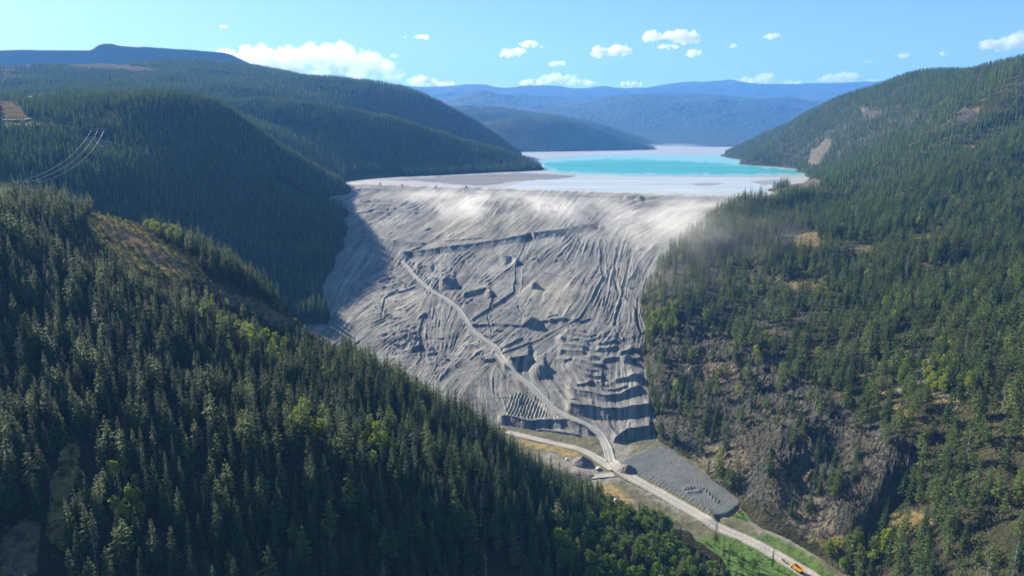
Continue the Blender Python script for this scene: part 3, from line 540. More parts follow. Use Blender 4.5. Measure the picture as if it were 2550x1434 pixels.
def keepmask(p, others, drop=14):
    o = ground_z(p.X, p.Y, others); k = p.Zd > o - drop; return k[:-1,:-1] | k[1:,1:] | k[:-1,1:] | k[1:,:-1]
tag(near.build(M_near), kind='structure')
tag(hillc.build(M_far, keep=keepmask(hillc, ['dam', 'plat'], 25)), kind='structure')
tag(hilld.build(M_far, keep=keepmask(hilld, ['plat', 'hillc'], 40)), kind='structure')
tag(plat.build(M_far, keep=keepmask(plat, ['hillc', 'hilld', 'heap'], 40)), kind='structure')
tag(heap.build(M_heap), kind='structure')
tag(hillg.build(M_hillg), kind='structure'); tag(mount.build(M_mount), kind='structure')
tag(right.build(M_right), kind='structure')
cdam = linedist(dam.X, dam.Y, C1, C2); kd = cdam > -30
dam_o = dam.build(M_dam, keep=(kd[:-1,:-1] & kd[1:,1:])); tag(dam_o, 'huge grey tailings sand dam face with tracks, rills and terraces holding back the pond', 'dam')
tag(floor.build(M_floor), kind='structure')

# ---------------------------------------------------------------- ground sheet, beach and pond
def sheet_mat(name, c): return flat(name, c, 0.95, 0.3, 0.002)
me = mesh_np('ground', [(-60000,-3000,-183),(60000,-3000,-183),(60000,60000,-183),(-60000,60000,-183)], [(0,1,2,3)], [sheet_mat('base_earth', (0.06,0.06,0.04))])
tag(link('ground', me), kind='structure')
beach = Patch('tailings_beach', 690, 2140, 1150, 9000, 4, .004, lambda x, y: 0*x)
bd = linedist(beach.X, beach.Y, C1, C2)
dune = smooth(-170, -20, bd)*(0.5*fbm(beach.X, beach.Y, 14, 3, seed=90) + 0.9*np.maximum(0, ridged(beach.X*0.35, beach.Y, 22, 3, 9.)-0.4))*smooth(-6, -20, bd)
beach.Zd = beach.Zb + dune
LAKE = [(1350,422),(1345,410),(1325,398),(1360,393),(1420,389),(1500,386),(1600,384),(1700,384),(1790,385),(1836,389),(1845,404),(1900,412),(1985,420),(2030,428),(2030,436),(1960,438),(1850,439),(1700,439),(1560,438),(1460,436),(1390,432)]
MUD = [(930,448),(1000,444),(1100,439),(1200,434),(1290,431),(1360,433),(1430,437),(1432,441),(1390,446),(1320,450),(1260,455),(1220,462),(1180,464),(1120,458),(1050,452)]
beach.paint(0, [MUD], 2.2, 2.5, 1.0); beach.paint(0, [[(1870,452),(1930,447),(1935,458),(1900,462)], [(1720,458),(1760,455),(1800,456),(1790,461),(1740,463)]], 1.5, 2, 0.6)
beach.paint(1, [[(1320,442),(1500,440),(1800,443),(1950,446),(1920,482),(1800,486),(1600,482),(1400,478),(1300,476),(1250,470),(1290,458)]], 4, 4, 1.0)
def beach_mat():                       # R wet grey mud, G wet slurry, with its sky sheen painted into the colour as pale blue
    m, nt, b = newmat('beach_slimes'); N = NT(nt); a = N.attr('mask'); p = N.pos((0.10,1,1))
    n1 = N.noise(0.022, 6, p, 0.65); n2 = N.noise(0.08, 5, p, 0.6, 0.55, 0.75); n3 = N.noise(0.01, 4, N.pos((.3,1,1)))
    c = N.mix(n1, (0.30,0.30,0.295), (0.43,0.43,0.42)); c = N.mix(a[1], c, N.mix(n1, (0.30,0.36,0.40), (0.50,0.54,0.56)))
    c = N.mix(N.math('MULTIPLY', n2, 0.6), c, (0.22,0.25,0.28)); c = N.mix(a[0], c, N.mix(n3, (0.15,0.14,0.125), (0.21,0.195,0.18)))
    N.l(c, b.inputs['Base Color']); b.inputs['Roughness'].default_value = 0.6; b.inputs['Specular IOR Level'].default_value = 0.2
    N.bump(n1, 1.0, 0.15, b); return m
k = bd < -26; tag(beach.build(beach_mat(), keep=(k[:-1,:-1] & k[1:,1:])), kind='structure')
pond = Patch('lake', 1290, 2080, 1500, 4600, 4, .004, lambda x, y: 0*x + 0.25)
sp = softpoly(pond.u, pond.v, LAKE, 1.0, 1.5); pond.mask[..., 0] = softpoly(pond.u, pond.v, [(1345,410),(1400,402),(1500,397),(1620,398),(1760,404),(1900,416),(2040,428),(2040,437),(1850,436),(1640,436),(1500,431),(1400,426)], 4, 5)
pond.mask[..., 1] = smooth(0.5, 0.95, softpoly(pond.u, pond.v, LAKE, 14, 6))
def lake_mat():
    m, nt, b = newmat('turquoise_water'); N = NT(nt); a = N.attr('mask'); n = N.noise(0.0045, 5, N.pos((0.25,1,1)), 0.6)
    deep = N.mix(N.math('MULTIPLY', n, 0.8), (0.022,0.28,0.245), (0.08,0.39,0.36)); c = N.mix(a[0], (0.22,0.48,0.47), deep); c = N.mix(a[1], (0.30,0.42,0.43), c)
    N.l(c, b.inputs['Base Color']); b.inputs['Roughness'].default_value = 0.35; b.inputs['Specular IOR Level'].default_value = 0.12
    w = N.noise(0.25, 3, N.pos((0.5,1,1))); N.bump(w, 0.2, 0.05, b); return m
kp = sp > 0.5; tag(pond.build(lake_mat(), keep=kp[:-1,:-1] & kp[1:,1:]), kind='structure')

# ---------------------------------------------------------------- haze
HZ = (-14000, 17000, -600, 18000, -184, 1500)
hm = bpy.data.materials.new('haze_air'); hm.use_nodes = True; hn = hm.node_tree; hn.nodes.remove(hn.nodes['Principled BSDF'])
pv = hn.nodes.new('ShaderNodeVolumePrincipled'); pv.inputs['Color'].default_value = (*HAZE_COLOR, 1); pv.inputs['Density'].default_value = HAZE_DENSITY; pv.inputs['Anisotropy'].default_value = 0.05
hn.links.new(pv.outputs[0], hn.nodes['Material Output'].inputs['Volume'])
hb = MB().box(((HZ[0]+HZ[1])/2, (HZ[2]+HZ[3])/2, (HZ[4]+HZ[5])/2), (HZ[1]-HZ[0], HZ[3]-HZ[2], HZ[5]-HZ[4]))
tag(hb.build('haze', hm), kind='stuff')

# ================================================================ TREES
def foliage(name, c0, c1, trans, var=0.5):
    m, nt, b = newmat(name); N = NT(nt); oi = N.n('ShaderNodeObjectInfo'); tc = N.n('ShaderNodeTexCoord')
    n = N.noise(0.45, 3, tc.outputs['Object'], 0.6, 0.3, 0.7)
    rp = N.n('ShaderNodeMapRange'); rp.inputs[1].default_value = 0.90; rp.inputs[2].default_value = 0.93; N.l(oi.outputs['Random'], rp.inputs[0]); c = N.mix(oi.outputs['Random'], c0, c1); c = N.mix(N.math('MULTIPLY', rp.outputs[0], .65), c, (0.085, 0.070, 0.040)); c = N.mix(n, N.mix(var, c, (0, 0, 0)), N.mix(0.35, c, tuple(min(1, x*2.2) for x in c1)))
    N.l(c, b.inputs['Base Color']); b.inputs['Roughness'].default_value = 0.75
    t = N.n('ShaderNodeBsdfTranslucent'); N.l(N.mix(0.65, c, trans), t.inputs['Color'])
    mx = N.n('ShaderNodeMixShader'); mx.inputs[0].default_value = 0.30; N.l(b.outputs[0], mx.inputs[1]); N.l(t.outputs[0], mx.inputs[2])
    N.l(mx.outputs[0], nt.nodes['Material Output'].inputs['Surface']); return m
M_fir = foliage('fir_needles', (0.018,0.052,0.018), (0.060,0.098,0.026), (0.12,0.20,0.028))
M_pine = foliage('pine_needles', (0.055,0.105,0.028), (0.125,0.165,0.045), (0.25,0.34,0.05))
M_asp = foliage('aspen_leaves', (0.16,0.25,0.030), (0.27,0.30,0.045), (0.45,0.55,0.06))
M_leaf = foliage('broad_leaves', (0.055,0.120,0.020), (0.11,0.17,0.030), (0.22,0.36,0.04))
M_bush = foliage('shrub_leaves', (0.07,0.085,0.035), (0.15,0.13,0.055), (0.16,0.18,0.06))
M_dead = foliage('dead_twigs', (0.085,0.070,0.060), (0.16,0.145,0.13), (0.12,0.10,0.09))
M_bark = flat('bark', (0.075,0.058,0.045), 0.95, 0.4, 1.5); M_pale = flat('pale_bark', (0.34,0.32,0.28), 0.9, 0.3, 1.5); M_grey = flat('grey_wood', (0.26,0.245,0.23), 0.95, 0.3, 1.5)

class FB:                              # quads of foliage + tubes of wood
    def __init__(s): s.c = []; s.t = MB()
    def quad(s, p, d, w, n, bend=0.0):
        d = np.asarray(d, float); n = np.asarray(n, float); sd_ = np.cross(d, n); sd_ = sd_/(np.linalg.norm(sd_)+1e-9)*w; p = np.asarray(p, float)
        s.c.append(np.array([p - sd_*0.35, p + d*0.5 - sd_ + n*bend, p + d, p + d*0.5 + sd_ + n*bend]))
    def crown(s):
        V = np.concatenate(s.c); return V, np.arange(len(V)).reshape(-1, 4)
def conifer(seed, H=20.0, R=3.0, base=0.10, layers=24, per=7, power=0.9, droop=0.35, gap=0.12, sub=4, col=None):
    r = np.random.default_rng(seed); f = FB(); lean = r.normal(0, .012, 2)
    f.t.tube([(0,0,-1.0),(lean[0]*H*.5,lean[1]*H*.5,H*0.5),(lean[0]*H,lean[1]*H,H*0.985)], [H*0.012+.06, H*0.008+.03, 0.02], 6)
    for i in range(layers):
        t = (i + r.uniform(-.3, .3))/layers; z = H*(base + (0.985-base)*t); rad = R*((1-t)**power)*(0.55+0.45*min(1, t*7+.2))
        if col: rad = R*col(t)
        n = max(3, int(per*(0.55+0.45*(1-t)))); ph = r.uniform(0, 6.28)
        for k in range(n):
            if r.random() < gap: continue
            a = ph + 6.283*k/n + r.normal(0, .22); ln = rad*r.uniform(.62, 1.15) + .15; dr = droop*(0.5+0.8*(1-t))*r.uniform(.6, 1.3)
            out = np.array([math.cos(a), math.sin(a), 0]); c = np.array([lean[0]*z, lean[1]*z, z])
            for q in range(sub):
                fr = (q + r.uniform(.1, .9))/sub; p = c + out*ln*fr*0.85 + np.array([0, 0, -dr*ln*fr*fr + r.normal(0, .10)])
                side = a + r.normal(0, .75)*(0.4+fr); dl = np.array([math.cos(side), math.sin(side), -dr*(0.3+fr) + r.normal(0, .15)])
                L = ln*(0.34 if sub > 2 else .6)*r.uniform(.7, 1.25) + .25; nn = np.array([r.normal(0, .45), r.normal(0, .45), 1.0]); nn -= dl*nn.dot(dl)/dl.dot(dl)
                f.quad(p, dl*L, L*0.40, nn/np.linalg.norm(nn), -.06*L)
    f.quad((lean[0]*H, lean[1]*H, H*.95), (0,0,H*.06), .16, (1,0,0)); f.quad((lean[0]*H, lean[1]*H, H*.95), (0,0,H*.06), .16, (0,1,0))
    return f
def clumpy(seed, H, R, base, clumps, leaves, size, trunk_r=0.16, flat_=0.8, column=False):
    r = np.random.default_rng(seed); f = FB(); zc = H*(base+1)/2; hz = H*(1-base)/2
    f.t.tube([(0,0,-1),(r.normal(0,.2),r.normal(0,.2),H*.5),(r.normal(0,.3),r.normal(0,.3),H*.93)], [trunk_r*1.2, trunk_r*.8, .03], 6)
    for i in range(clumps):
        while True:
            p = r.uniform(-1, 1, 3)
            if p.dot(p) < 1 and p.dot(p) > 0.12: break
        w = (1 - 0.35*max(p[2], 0)) if not column else (1-.55*abs(p[2])**2)
        c = np.array([p[0]*R*w, p[1]*R*w, zc + p[2]*hz]); cr = R*r.uniform(.22, .42)
        if i % 3 == 0: f.t.tube([(0, 0, c[2]-abs(p[0])*R*.6-.4), tuple(c)], [trunk_r*.35, .02], 4, False)
        for k in range(leaves):
            o = r.normal(0, 1, 3); o /= np.linalg.norm(o); o[2] *= flat_; q = c + o*cr*r.uniform(.5, 1.05)
            d = r.normal(0, 1, 3); d /= np.linalg.norm(d); n = np.cross(d, o + r.normal(0, .6, 3)); n /= np.linalg.norm(n)+1e-6
            f.quad(q, d*size*r.uniform(.7, 1.3), size*.42, n)
    return f
def snag(seed, H=17.0):
    r = np.random.default_rng(seed); f = FB(); f.t.tube([(0,0,-1),(0.05,.1,H*.5),(.15,0,H)], [.2, .13, .03], 6)
    for i in range(46):
        t = r.uniform(.22, .97); z = H*t; a = r.uniform(0, 6.28); ln = 2.4*(1-t)**.7*r.uniform(.5, 1.2)+.25
        p0 = (0,0,z); p1 = (math.cos(a)*ln, math.sin(a)*ln, z - .25*ln)
        f.t.tube([p0, p1], [.045, .012], 3, False)
        for q in range(4):
            fr = r.uniform(.35, 1); f.quad(np.array(p1)*fr + np.array(p0)*(1-fr), np.array([math.cos(a+r.normal(0,.9)), math.sin(a+r.normal(0,.9)), -.45])*.75, .13, (r.normal(0,.5), r.normal(0,.5), 1))
    return f
def low_conifer(seed, H, R, layers=7, base=.08):
    r = np.random.default_rng(seed); f = FB(); f.t.tube([(0,0,-1),(0,0,H*.5)], [.22,.15], 3, False)
    for i in range(layers):
        t = i/layers; z = H*(base+(1-base)*t); rad = R*(1-t)**.85*(0.7+.3*min(1, t*6+.3)); n = 6 if i < layers-2 else 4; ph = r.uniform(0, 6.28)
        for k in range(n):
            a = ph+6.283*k/n+r.normal(0,.25); ln = rad*r.uniform(.7, 1.2)+.2; hgt = H*(1-base)/layers*1.5
            o = np.array([math.cos(a), math.sin(a), 0]); d = o*ln + np.array([0,0,-hgt*.55]); nn = np.array([o[0]*.5, o[1]*.5, 1.]); nn /= np.linalg.norm(nn)
            f.quad(np.array([0,0,z+hgt*.5])+o*.05, d, ln*.42+.2, nn, .1)
    f.quad((0,0,H*.86), (0,0,H*.15), .35, (1,0,0)); f.quad((0,0,H*.86), (0,0,H*.15), .35, (0,1,0)); return f
def split_mesh(f, name, mf, mw):
    V, Fq = f.crown(); return mesh_np(name+'_crown', V, Fq, [mf]), f.t.mesh(name+'_trunk', mw)
def joined(f, name, mf, mw, offs=((0,0,0,1,0),)):
    V, Fq = f.crown(); me = bpy.data.meshes.new(name); n = len(V); vs = V.tolist() + [tuple(p) for p in f.t.v]; fs = Fq.tolist() + [tuple(i+n for i in q) for q in f.t.f]
    me.from_pydata(vs, [], fs); me.materials.append(mf); me.materials.append(mw)
    me.polygons.foreach_set('material_index', np.array([0]*len(Fq)+[1]*len(f.t.f), np.int32)); me.update(); return me

KIND = {}
def kind(name, makers, mf, mw): KIND[name] = (makers, mf, mw)
FIR = [conifer(100+i, 20, 3.3+0.35*(i%3), .05+.05*(i%4), 24, 8, .82+.06*(i%3)) for i in range(7)] + [conifer(150+i, 20, 4.3+.3*i, .03, 20, 8, 1.05, .3, .18, 4) for i in range(2)] + [conifer(160+i, 20, 2.4, .2, 22, 6, .6, .42, .3, 4) for i in range(2)]
PINE = [conifer(200+i, 20, 2.8+.3*(i%3), .22+.05*(i%3), 17, 7, 1, .12, .22, 5, col=lambda t: (.55+.45*math.sin(min(1, t*1.15+.12)*3.0))*(1-t**4)*.95+.12) for i in range(5)]
SLIM = [conifer(260+i, 20, 1.9+.2*(i%2), .12, 22, 6, .7, .3, .2) for i in range(3)]
ASP = [clumpy(300+i, 13, 2.4, .28, 34, 17, .75, .13, .8, i % 2 == 0) for i in range(4)]
LEAF = [clumpy(320+i, 14, 3.4, .15, 42, 17, .85, .18, .75) for i in range(4)]
SNAG = [snag(340+i, 17+2*i) for i in range(3)]
BUSH = [clumpy(360+i, 2.6, 1.7, .0, 12, 12, .5, .05) for i in range(3)]
LOW = [low_conifer(400+i, 19, 2.7+.3*(i%3)) for i in range(6)]
lib = bpy.data.collections.new('tree_kinds')
def proto(fs, name, mf, mw):
    out = []
    for i, f in enumerate(fs):
        o = bpy.data.objects.new('%s_%02d' % (name, i), joined(f, name, mf, mw)); out.append(o)
    return out
PROTO = dict(fir=proto(FIR, 'fir', M_fir, M_bark), pine=proto(PINE, 'pine', M_pine, M_bark), slim=proto(SLIM, 'slim', M_fir, M_bark), asp=proto(ASP, 'asp', M_asp, M_pale), leaf=proto(LEAF, 'leaf', M_leaf, M_bark),
             snag=proto(SNAG, 'snag', M_dead, M_grey), bush=proto(BUSH, 'bush', M_bush, M_bark), low=proto(LOW, 'low', M_fir, M_bark), lowp=proto(LOW, 'lowp', M_pine, M_bark), lowa=proto([LEAF[0]], 'lowa', M_asp, M_pale))
BASEH = dict(fir=20., pine=20., slim=20., asp=13., leaf=14., snag=18., bush=2.6, low=19., lowp=19., lowa=14.)

def scatter(name, rows, kind_='stuff', label=None):       # rows: (protokey, x, y, z, height) -> one object of instances
    objs = []; base = {}
    for k in sorted({r[0] for r in rows}): base[k] = (len(objs), len(PROTO[k])); objs += PROTO[k]
    col = bpy.data.collections.new(name + '_kinds'); 
    for i, o in enumerate(objs):
        c = bpy.data.objects.new('k%03d' % i, o.data); col.objects.link(c)
    r = np.random.default_rng(len(rows)); n = len(rows)
    me = bpy.data.meshes.new(name); me.vertices.add(n); me.vertices.foreach_set('co', np.array([q[1:4] for q in rows], np.float32).ravel())
    for an, ty, val in (('size', 'FLOAT', np.array([q[4]/BASEH[q[0]] for q in rows], np.float32)), ('turn', 'FLOAT', r.uniform(0, 6.28, n).astype(np.float32)), ('pick', 'INT', np.array([base[q[0]][0] + r.integers(base[q[0]][1]) for q in rows], np.int32))):
        me.attributes.new(an, ty, 'POINT').data.foreach_set('value', val)
    o = link(name, me); tag(o, label, None, None, kind_)
    ng = bpy.data.node_groups.new(name, 'GeometryNodeTree'); ng.interface.new_socket('Geometry', in_out='INPUT', socket_type='NodeSocketGeometry'); ng.interface.new_socket('Geometry', in_out='OUTPUT', socket_type='NodeSocketGeometry')
    A = ng.nodes.new; gi, go = A('NodeGroupInput'), A('NodeGroupOutput'); ip = A('GeometryNodeInstanceOnPoints'); ci = A('GeometryNodeCollectionInfo')
    ci.inputs[0].default_value = col; ci.inputs[1].default_value = True; ci.inputs[2].default_value = True; ip.inputs['Pick Instance'].default_value = True
    def at(nm, ty):
        q = A('GeometryNodeInputNamedAttribute'); q.data_type = ty; q.inputs[0].default_value = nm; return q.outputs[0]
    L = ng.links.new; cx = A('ShaderNodeCombineXYZ'); L(at('turn', 'FLOAT'), cx.inputs[2]); cs = A('ShaderNodeCombineXYZ'); sz = at('size', 'FLOAT')
    for i in range(3): L(sz, cs.inputs[i])
    L(gi.outputs[0], ip.inputs['Points']); L(ci.outputs[0], ip.inputs['Instance']); L(at('pick', 'INT'), ip.inputs['Instance Index']); L(cx.outputs[0], ip.inputs['Rotation']); L(cs.outputs[0], ip.inputs['Scale']); L(ip.outputs[0], go.inputs[0])
    md = o.modifiers.new('trees', 'NODES'); md.node_group = ng; return o

def candidates(names, own, Y0, Y1, spacing, u0=-150, u1=2700):
    Ys = []; r = np.random.default_rng(int(spacing*100)+int(Y0)); xs = []; ys = []
    a0, a1 = (u0-CX)/F_PX*1.1, (u1-CX)/F_PX*1.1
    y = np.arange(Y0, Y1, spacing); 
    for yy in y:
        x = np.arange(a0*yy, a1*yy, spacing); xs.append(x + r.uniform(-.48, .48, len(x))*spacing); ys.append(yy + r.uniform(-.48, .48, len(x))*spacing)
    x = np.concatenate(xs); y = np.concatenate(ys); z = ground_z(x, y); zo = PATCHES[own].sample(x, y); k = zo >= z - 0.05
    x, y, z = x[k], y[k], z[k]; u, v, fw = proj(x, y, z); k = (u > u0) & (u < u1) & (v < 1434+330) & (v > 60)
    return x[k], y[k], z[k], u[k], v[k], fw[k]
def dens(u, v, polys, w, wob): 
    m = np.zeros(len(u))
    for p in polys: m = np.maximum(m, softpoly(u, v, p, w, wob))
    return m
def hidden(x, y, z, h, names):          # is the top of it behind the ground?
    f = np.linspace(0.03, 0.985, 60)[:, None]; zz = ground_z(x*f, y*f, names); return (zz > CAM_Z + (z + h*0.85 - CAM_Z)*f).any(0)

TREES = []                              # near and middle trees: [kind, x, y, z, h, u, v, fw, zone]
def put(kinds, probs, x, y, z, u, v, fw, hmin, hmax, zone, r):
    n = len(x); ks = r.choice(len(kinds), n, p=probs); h = hmin + (hmax-hmin)*r.beta(2, 2, n)
    for i in range(n):
        k = kinds[ks[i]]; hh = h[i]*(.62 if k in ('asp', 'leaf') else 1) if k != 'bush' else r.uniform(1.2, 3)
        TREES.append([k, x[i], y[i], z[i]-.1, hh, u[i], v[i], fw[i], zone])
# near hillside
x, y, z, u, v, fw = candidates(None, 'near', 165, 900, 5.9); r = np.random.default_rng(1)
cl = dens(u, v, NEAR_CLEAR, 5, 8); sp_ = smooth(-.75, .1, fbm(x, y, 30, 3, seed=7)); k = (r.random(len(x)) < (0.42+.5*sp_)*(1-cl)) & ((u < 1500) | (z > -162)) ; k &= ~((u > 1560) & (v < 1290) & (v > 1000)); k &= (linedist(x, y, T1, T2) > 20) & (floor.sample(x, y) < z+1)
x, y, z, u, v, fw = [q[k] for q in (x, y, z, u, v, fw)]
ASPZ = [[(225,480),(300,470),(320,520),(250,530)],[(300,490),(420,540),(470,600),(420,600),(320,555)],[(205,560),(250,565),(330,620),(340,650),(240,640)],[(590,820),(700,860),(760,920),(660,920),(580,860)],[(430,720),(560,740),(600,790),(520,790)],[(690,1040),(800,1050),(800,1110),(700,1110)],[(900,1080),(990,1090),(1000,1180),(920,1180)],[(200,1170),(330,1180),(370,1310),(260,1310),(210,1250)],[(470,790),(520,740),(640,820),(560,830)]]
LEAFZ = [[(1450,1290),(1560,1270),(1700,1310),(1900,1390),(1950,1600),(1450,1600),(1380,1400)]]
az = dens(u, v, ASPZ, 8, 12); lz = dens(u, v, LEAFZ, 20, 20); rr = r.random(len(x)); right_side = smooth(1000, 1500, u)
ksel = np.where(rr < az*.6, 3, np.where(rr < az*.6 + lz*.62, 4, np.where(rr > .975, 5, np.where(rr > .87, 2, np.where(rr > .70, 1, 0)))))
_u2, _v2, _ = proj(x, y, z+9); _u3, _v3, _ = proj(x, y, z+17); cl2 = np.maximum(np.maximum(dens(_u2, _v2, NEAR_CLEAR[2:4], 4, 6), .8*dens(_u3, _v3, NEAR_CLEAR[2:4], 4, 6)), .5*dens(_u2, _v2, NEAR_CLEAR[:2], 4, 6)); okc = r.random(len(x)) > .85*cl2
names_ = ['fir', 'pine', 'slim', 'asp', 'leaf', 'snag']; hh = 12 + 16*r.beta(1.8, 2.4, len(x)); hh *= 1 - .48*dens(u, v, [[(170,560),(240,575),(300,640),(440,700),(620,770),(860,880),(840,910),(600,830),(420,760),(250,680),(180,620)]], 10, 8); hh *= 1 - .25*lz; hh *= np.where((u > 1150) & (u < 1250) & (v < 1090), 1.15, 1); hh *= np.where((u < 480) & (v < 700) & (u > 180), .8, 1)
for i in np.where(okc)[0]:
    kk = names_[ksel[i]]; TREES.append([kk, x[i], y[i], z[i]-.1, hh[i]*(.6 if kk == 'asp' else .85 if kk == 'leaf' else 1), u[i], v[i], fw[i], 'near'])
# small bushes along clearings
x, y, z, u, v, fw = candidates(None, 'near', 165, 700, 3.2); cl = dens(u, v, NEAR_CLEAR, 4, 6); k = (cl > .5) & (r.random(len(x)) < .32); put(['bush', 'asp'], [.93, .07], *[q[k] for q in (x, y, z, u, v, fw)], 4, 8, 'near', r)
# right hillside, near half
x, y, z, u, v, fw = candidates(None, 'right', 290, 1250, 6.3, 1500, 2700)
r = np.random.default_rng(2); bl2 = dens(u, v, [BLUFF], 25, 18); cl = dens(u, v, R_CLEAR, 6, 9); mid = dens(u, v, [[(1640,640),(1800,600),(1990,660),(2120,760),(2060,860),(1900,880),(1780,850),(1640,860),(1600,760)]], 30, 25)
sp_ = smooth(-.6, .3, fbm(x, y, 45, 3, seed=31)); dn = (.30+.62*sp_)*(1-.74*bl2)*(1-cl)*(1-.45*mid); dn = np.where(z < -150, dn*.6, dn)
k = (r.random(len(x)) < dn) & (floor.sample(x, y) < z+1) & (dam.sample(x, y) < z-.3); k &= ~((u < 2120) & (v > 1290) & (v > 1300+(u-1950)*.75-60) & (u < 2060+(v-1300)*.5))
put(['fir', 'pine', 'slim', 'asp', 'snag'], [.36, .50, .09, .03, .02], *[q[k] for q in (x, y, z, u, v, fw)], 14, 30, 'right', r)
az = [[(2320,860),(2370,850),(2380,930),(2320,960)],[(2230,900),(2260,890),(2270,950),(2230,970)],[(2300,920),(2370,940),(2360,990),(2300,985)],[(1610,790),(1680,780),(1690,830),(1620,840)],[(2380,960),(2420,950),(2420,1010)],[(2050,1360),(2150,1340),(2230,1380),(2150,1440),(2080,1420)]]
x, y, z, u, v, fw = candidates(None, 'right', 290, 900, 4.2, 1580, 2600); a_ = dens(u, v, az, 5, 6); k = (r.random(len(x)) < a_*.85); put(['asp', 'leaf'], [.75, .25], *[q[k] for q in (x, y, z, u, v, fw)], 14, 22, 'right', r)
# shrubs on the bluff and the slope
x, y, z, u, v, fw = candidates(None, 'right', 330, 800, 3.4, 1560, 2500); b3 = dens(u, v, [BLUFF], 20, 18); k = (r.random(len(x)) < .06+.42*b3*smooth(-.35, .4, fbm(x, y, 22, 3, seed=33))); BUSHES = [('bush', *q) for q in zip(x[k], y[k], z[k]-.15, r.uniform(1., 2.8, k.sum()))]
# roadside bushes and trees on the valley floor
x, y, z, u, v, fw = candidates(None, 'floor', 340, 560, 3.6, 1400, 2200); gz = dens(u, v, GREEN[:1], 8, 10); ed = dens(u, v, [[(1470,1215),(1580,1250),(1700,1310),(1640,1330),(1500,1280)], [(1930,1310),(2060,1390),(2150,1460),(2250,1460),(2100,1360),(1960,1290)], [(1800,1270),(1870,1260),(1900,1300),(1840,1300)]], 8, 10)
k = r.random(len(x)) < .09*gz + .5*ed; BUSHES += [('bush', *q) for q in zip(x[k], y[k], z[k]-.1, r.uniform(1., 2.6, k.sum()))]
k = (r.random(len(x)) < .02*gz + .10*dens(u, v, [[(1600,1330),(1720,1340),(1740,1460),(1600,1460)],[(1790,1380),(1870,1400),(1890,1470),(1780,1470)]], 10, 10)); put(['leaf', 'fir', 'slim'], [.6, .2, .2], *[q[k] for q in (x, y, z, u, v, fw)], 14, 22, 'valley', r)
# the far hillsides, each one mass of woods
def woods(own, Y0, Y1, sp, u0, u1, clear, keep, kinds, hmin, hmax, seed, extra=None):
    x, y, z, u, v, fw = candidates(None, own, Y0, Y1, sp, u0, u1); r = np.random.default_rng(seed); k = r.random(len(x)) < keep*(.45+.55*smooth(-.5, .4, fbm(x, y, 70, 3, seed=seed)))*(1-dens(u, v, clear, 2.5, 4))
    if extra is not None: k &= extra(x, y, z, u, v)
    _u2, _v2, _ = proj(x, y, z+11); k &= r.random(len(x)) > .7*dens(_u2, _v2, clear, 2.5, 4)
    x, y, z = x[k], y[k], z[k]; h = hmin+(hmax-hmin)*r.beta(2, 2, len(x)); ks = r.choice(len(kinds[0]), len(x), p=kinds[1]); return [(kinds[0][ks[i]], x[i], y[i], z[i]-.2, h[i]) for i in range(len(x))]
MIX = (['low', 'lowp'], [.64, .36])
above = lambda x, y, z, u, v: z > 2.5
W_c = woods('hillc', 870, 2000, 5.6, -120, 900, C_CLEAR, .95, MIX, 13, 22, 51)
W_d = woods('hilld', 1600, 2700, 6.6, 540, 1390, [[(860,452),(1000,444),(1000,430),(865,428)]], .95, (['low', 'lowp'], [.8, .2]), 13, 22, 52, above)
W_e = woods('plat', 1450, 4300, 9.0, -120, 1300, E_CLEAR, .95, MIX, 13, 21, 53, above)
W_r = woods('right', 1250, 3900, 7.2, 1750, 2680, R_CLEAR, .85, (['low', 'lowp'], [.35, .65]), 12, 22, 54, above)
W_g = woods('hillg', 4350, 6600, 13., 1080, 1680, [], .9, (['low', 'lowp'], [.7, .3]), 14, 20, 55, above)

# ---------------------------------------------------------------- individual trees: the ones that show largest; the rest of each wood is one mass
PX = np.array([t[4]*F_PX/t[7] for t in TREES]); TX = np.array([[t[1], t[2], t[3], t[4]] for t in TREES]); tu, tv, _ = proj(TX[:,0], TX[:,1], TX[:,2]+TX[:,3])
vis = (tu > 10) & (tu < 2540) & (tv > 10) & (tv < 1405); vis &= ~hidden(TX[:,0], TX[:,1], TX[:,2], TX[:,3], ['near', 'right', 'hillc'])
CONIF = ('fir', 'pine', 'slim'); isc = np.array([t[0] in CONIF for t in TREES]); kinds_arr = np.array([t[0] for t in TREES])
solo = np.zeros(len(TREES), bool)
for sel, n in ((isc, 300), (kinds_arr == 'asp', 110), (kinds_arr == 'leaf', 130), (kinds_arr == 'snag', 60)):
    idx = np.where(sel & vis)[0]; solo[idx[np.argsort(-PX[idx])][:n]] = True
PARTS = {}
SRC = dict(fir=(FIR, M_fir, M_bark), pine=(PINE, M_pine, M_bark), slim=(SLIM, M_fir, M_bark), asp=(ASP, M_asp, M_pale), leaf=(LEAF, M_leaf, M_bark), snag=(SNAG, M_dead, M_grey))
for k, (fs, mf, mw) in SRC.items(): PARTS[k] = [split_mesh(f, k, mf, mw) for f in fs]
NAME = dict(fir='fir_tree', pine='pine_tree', slim='fir_tree', asp='aspen_tree', leaf='broadleaf_tree', snag='dead_tree'); CAT = dict(fir='conifer', pine='conifer', slim='conifer', asp='aspen', leaf='broadleaf tree', snag='dead tree')
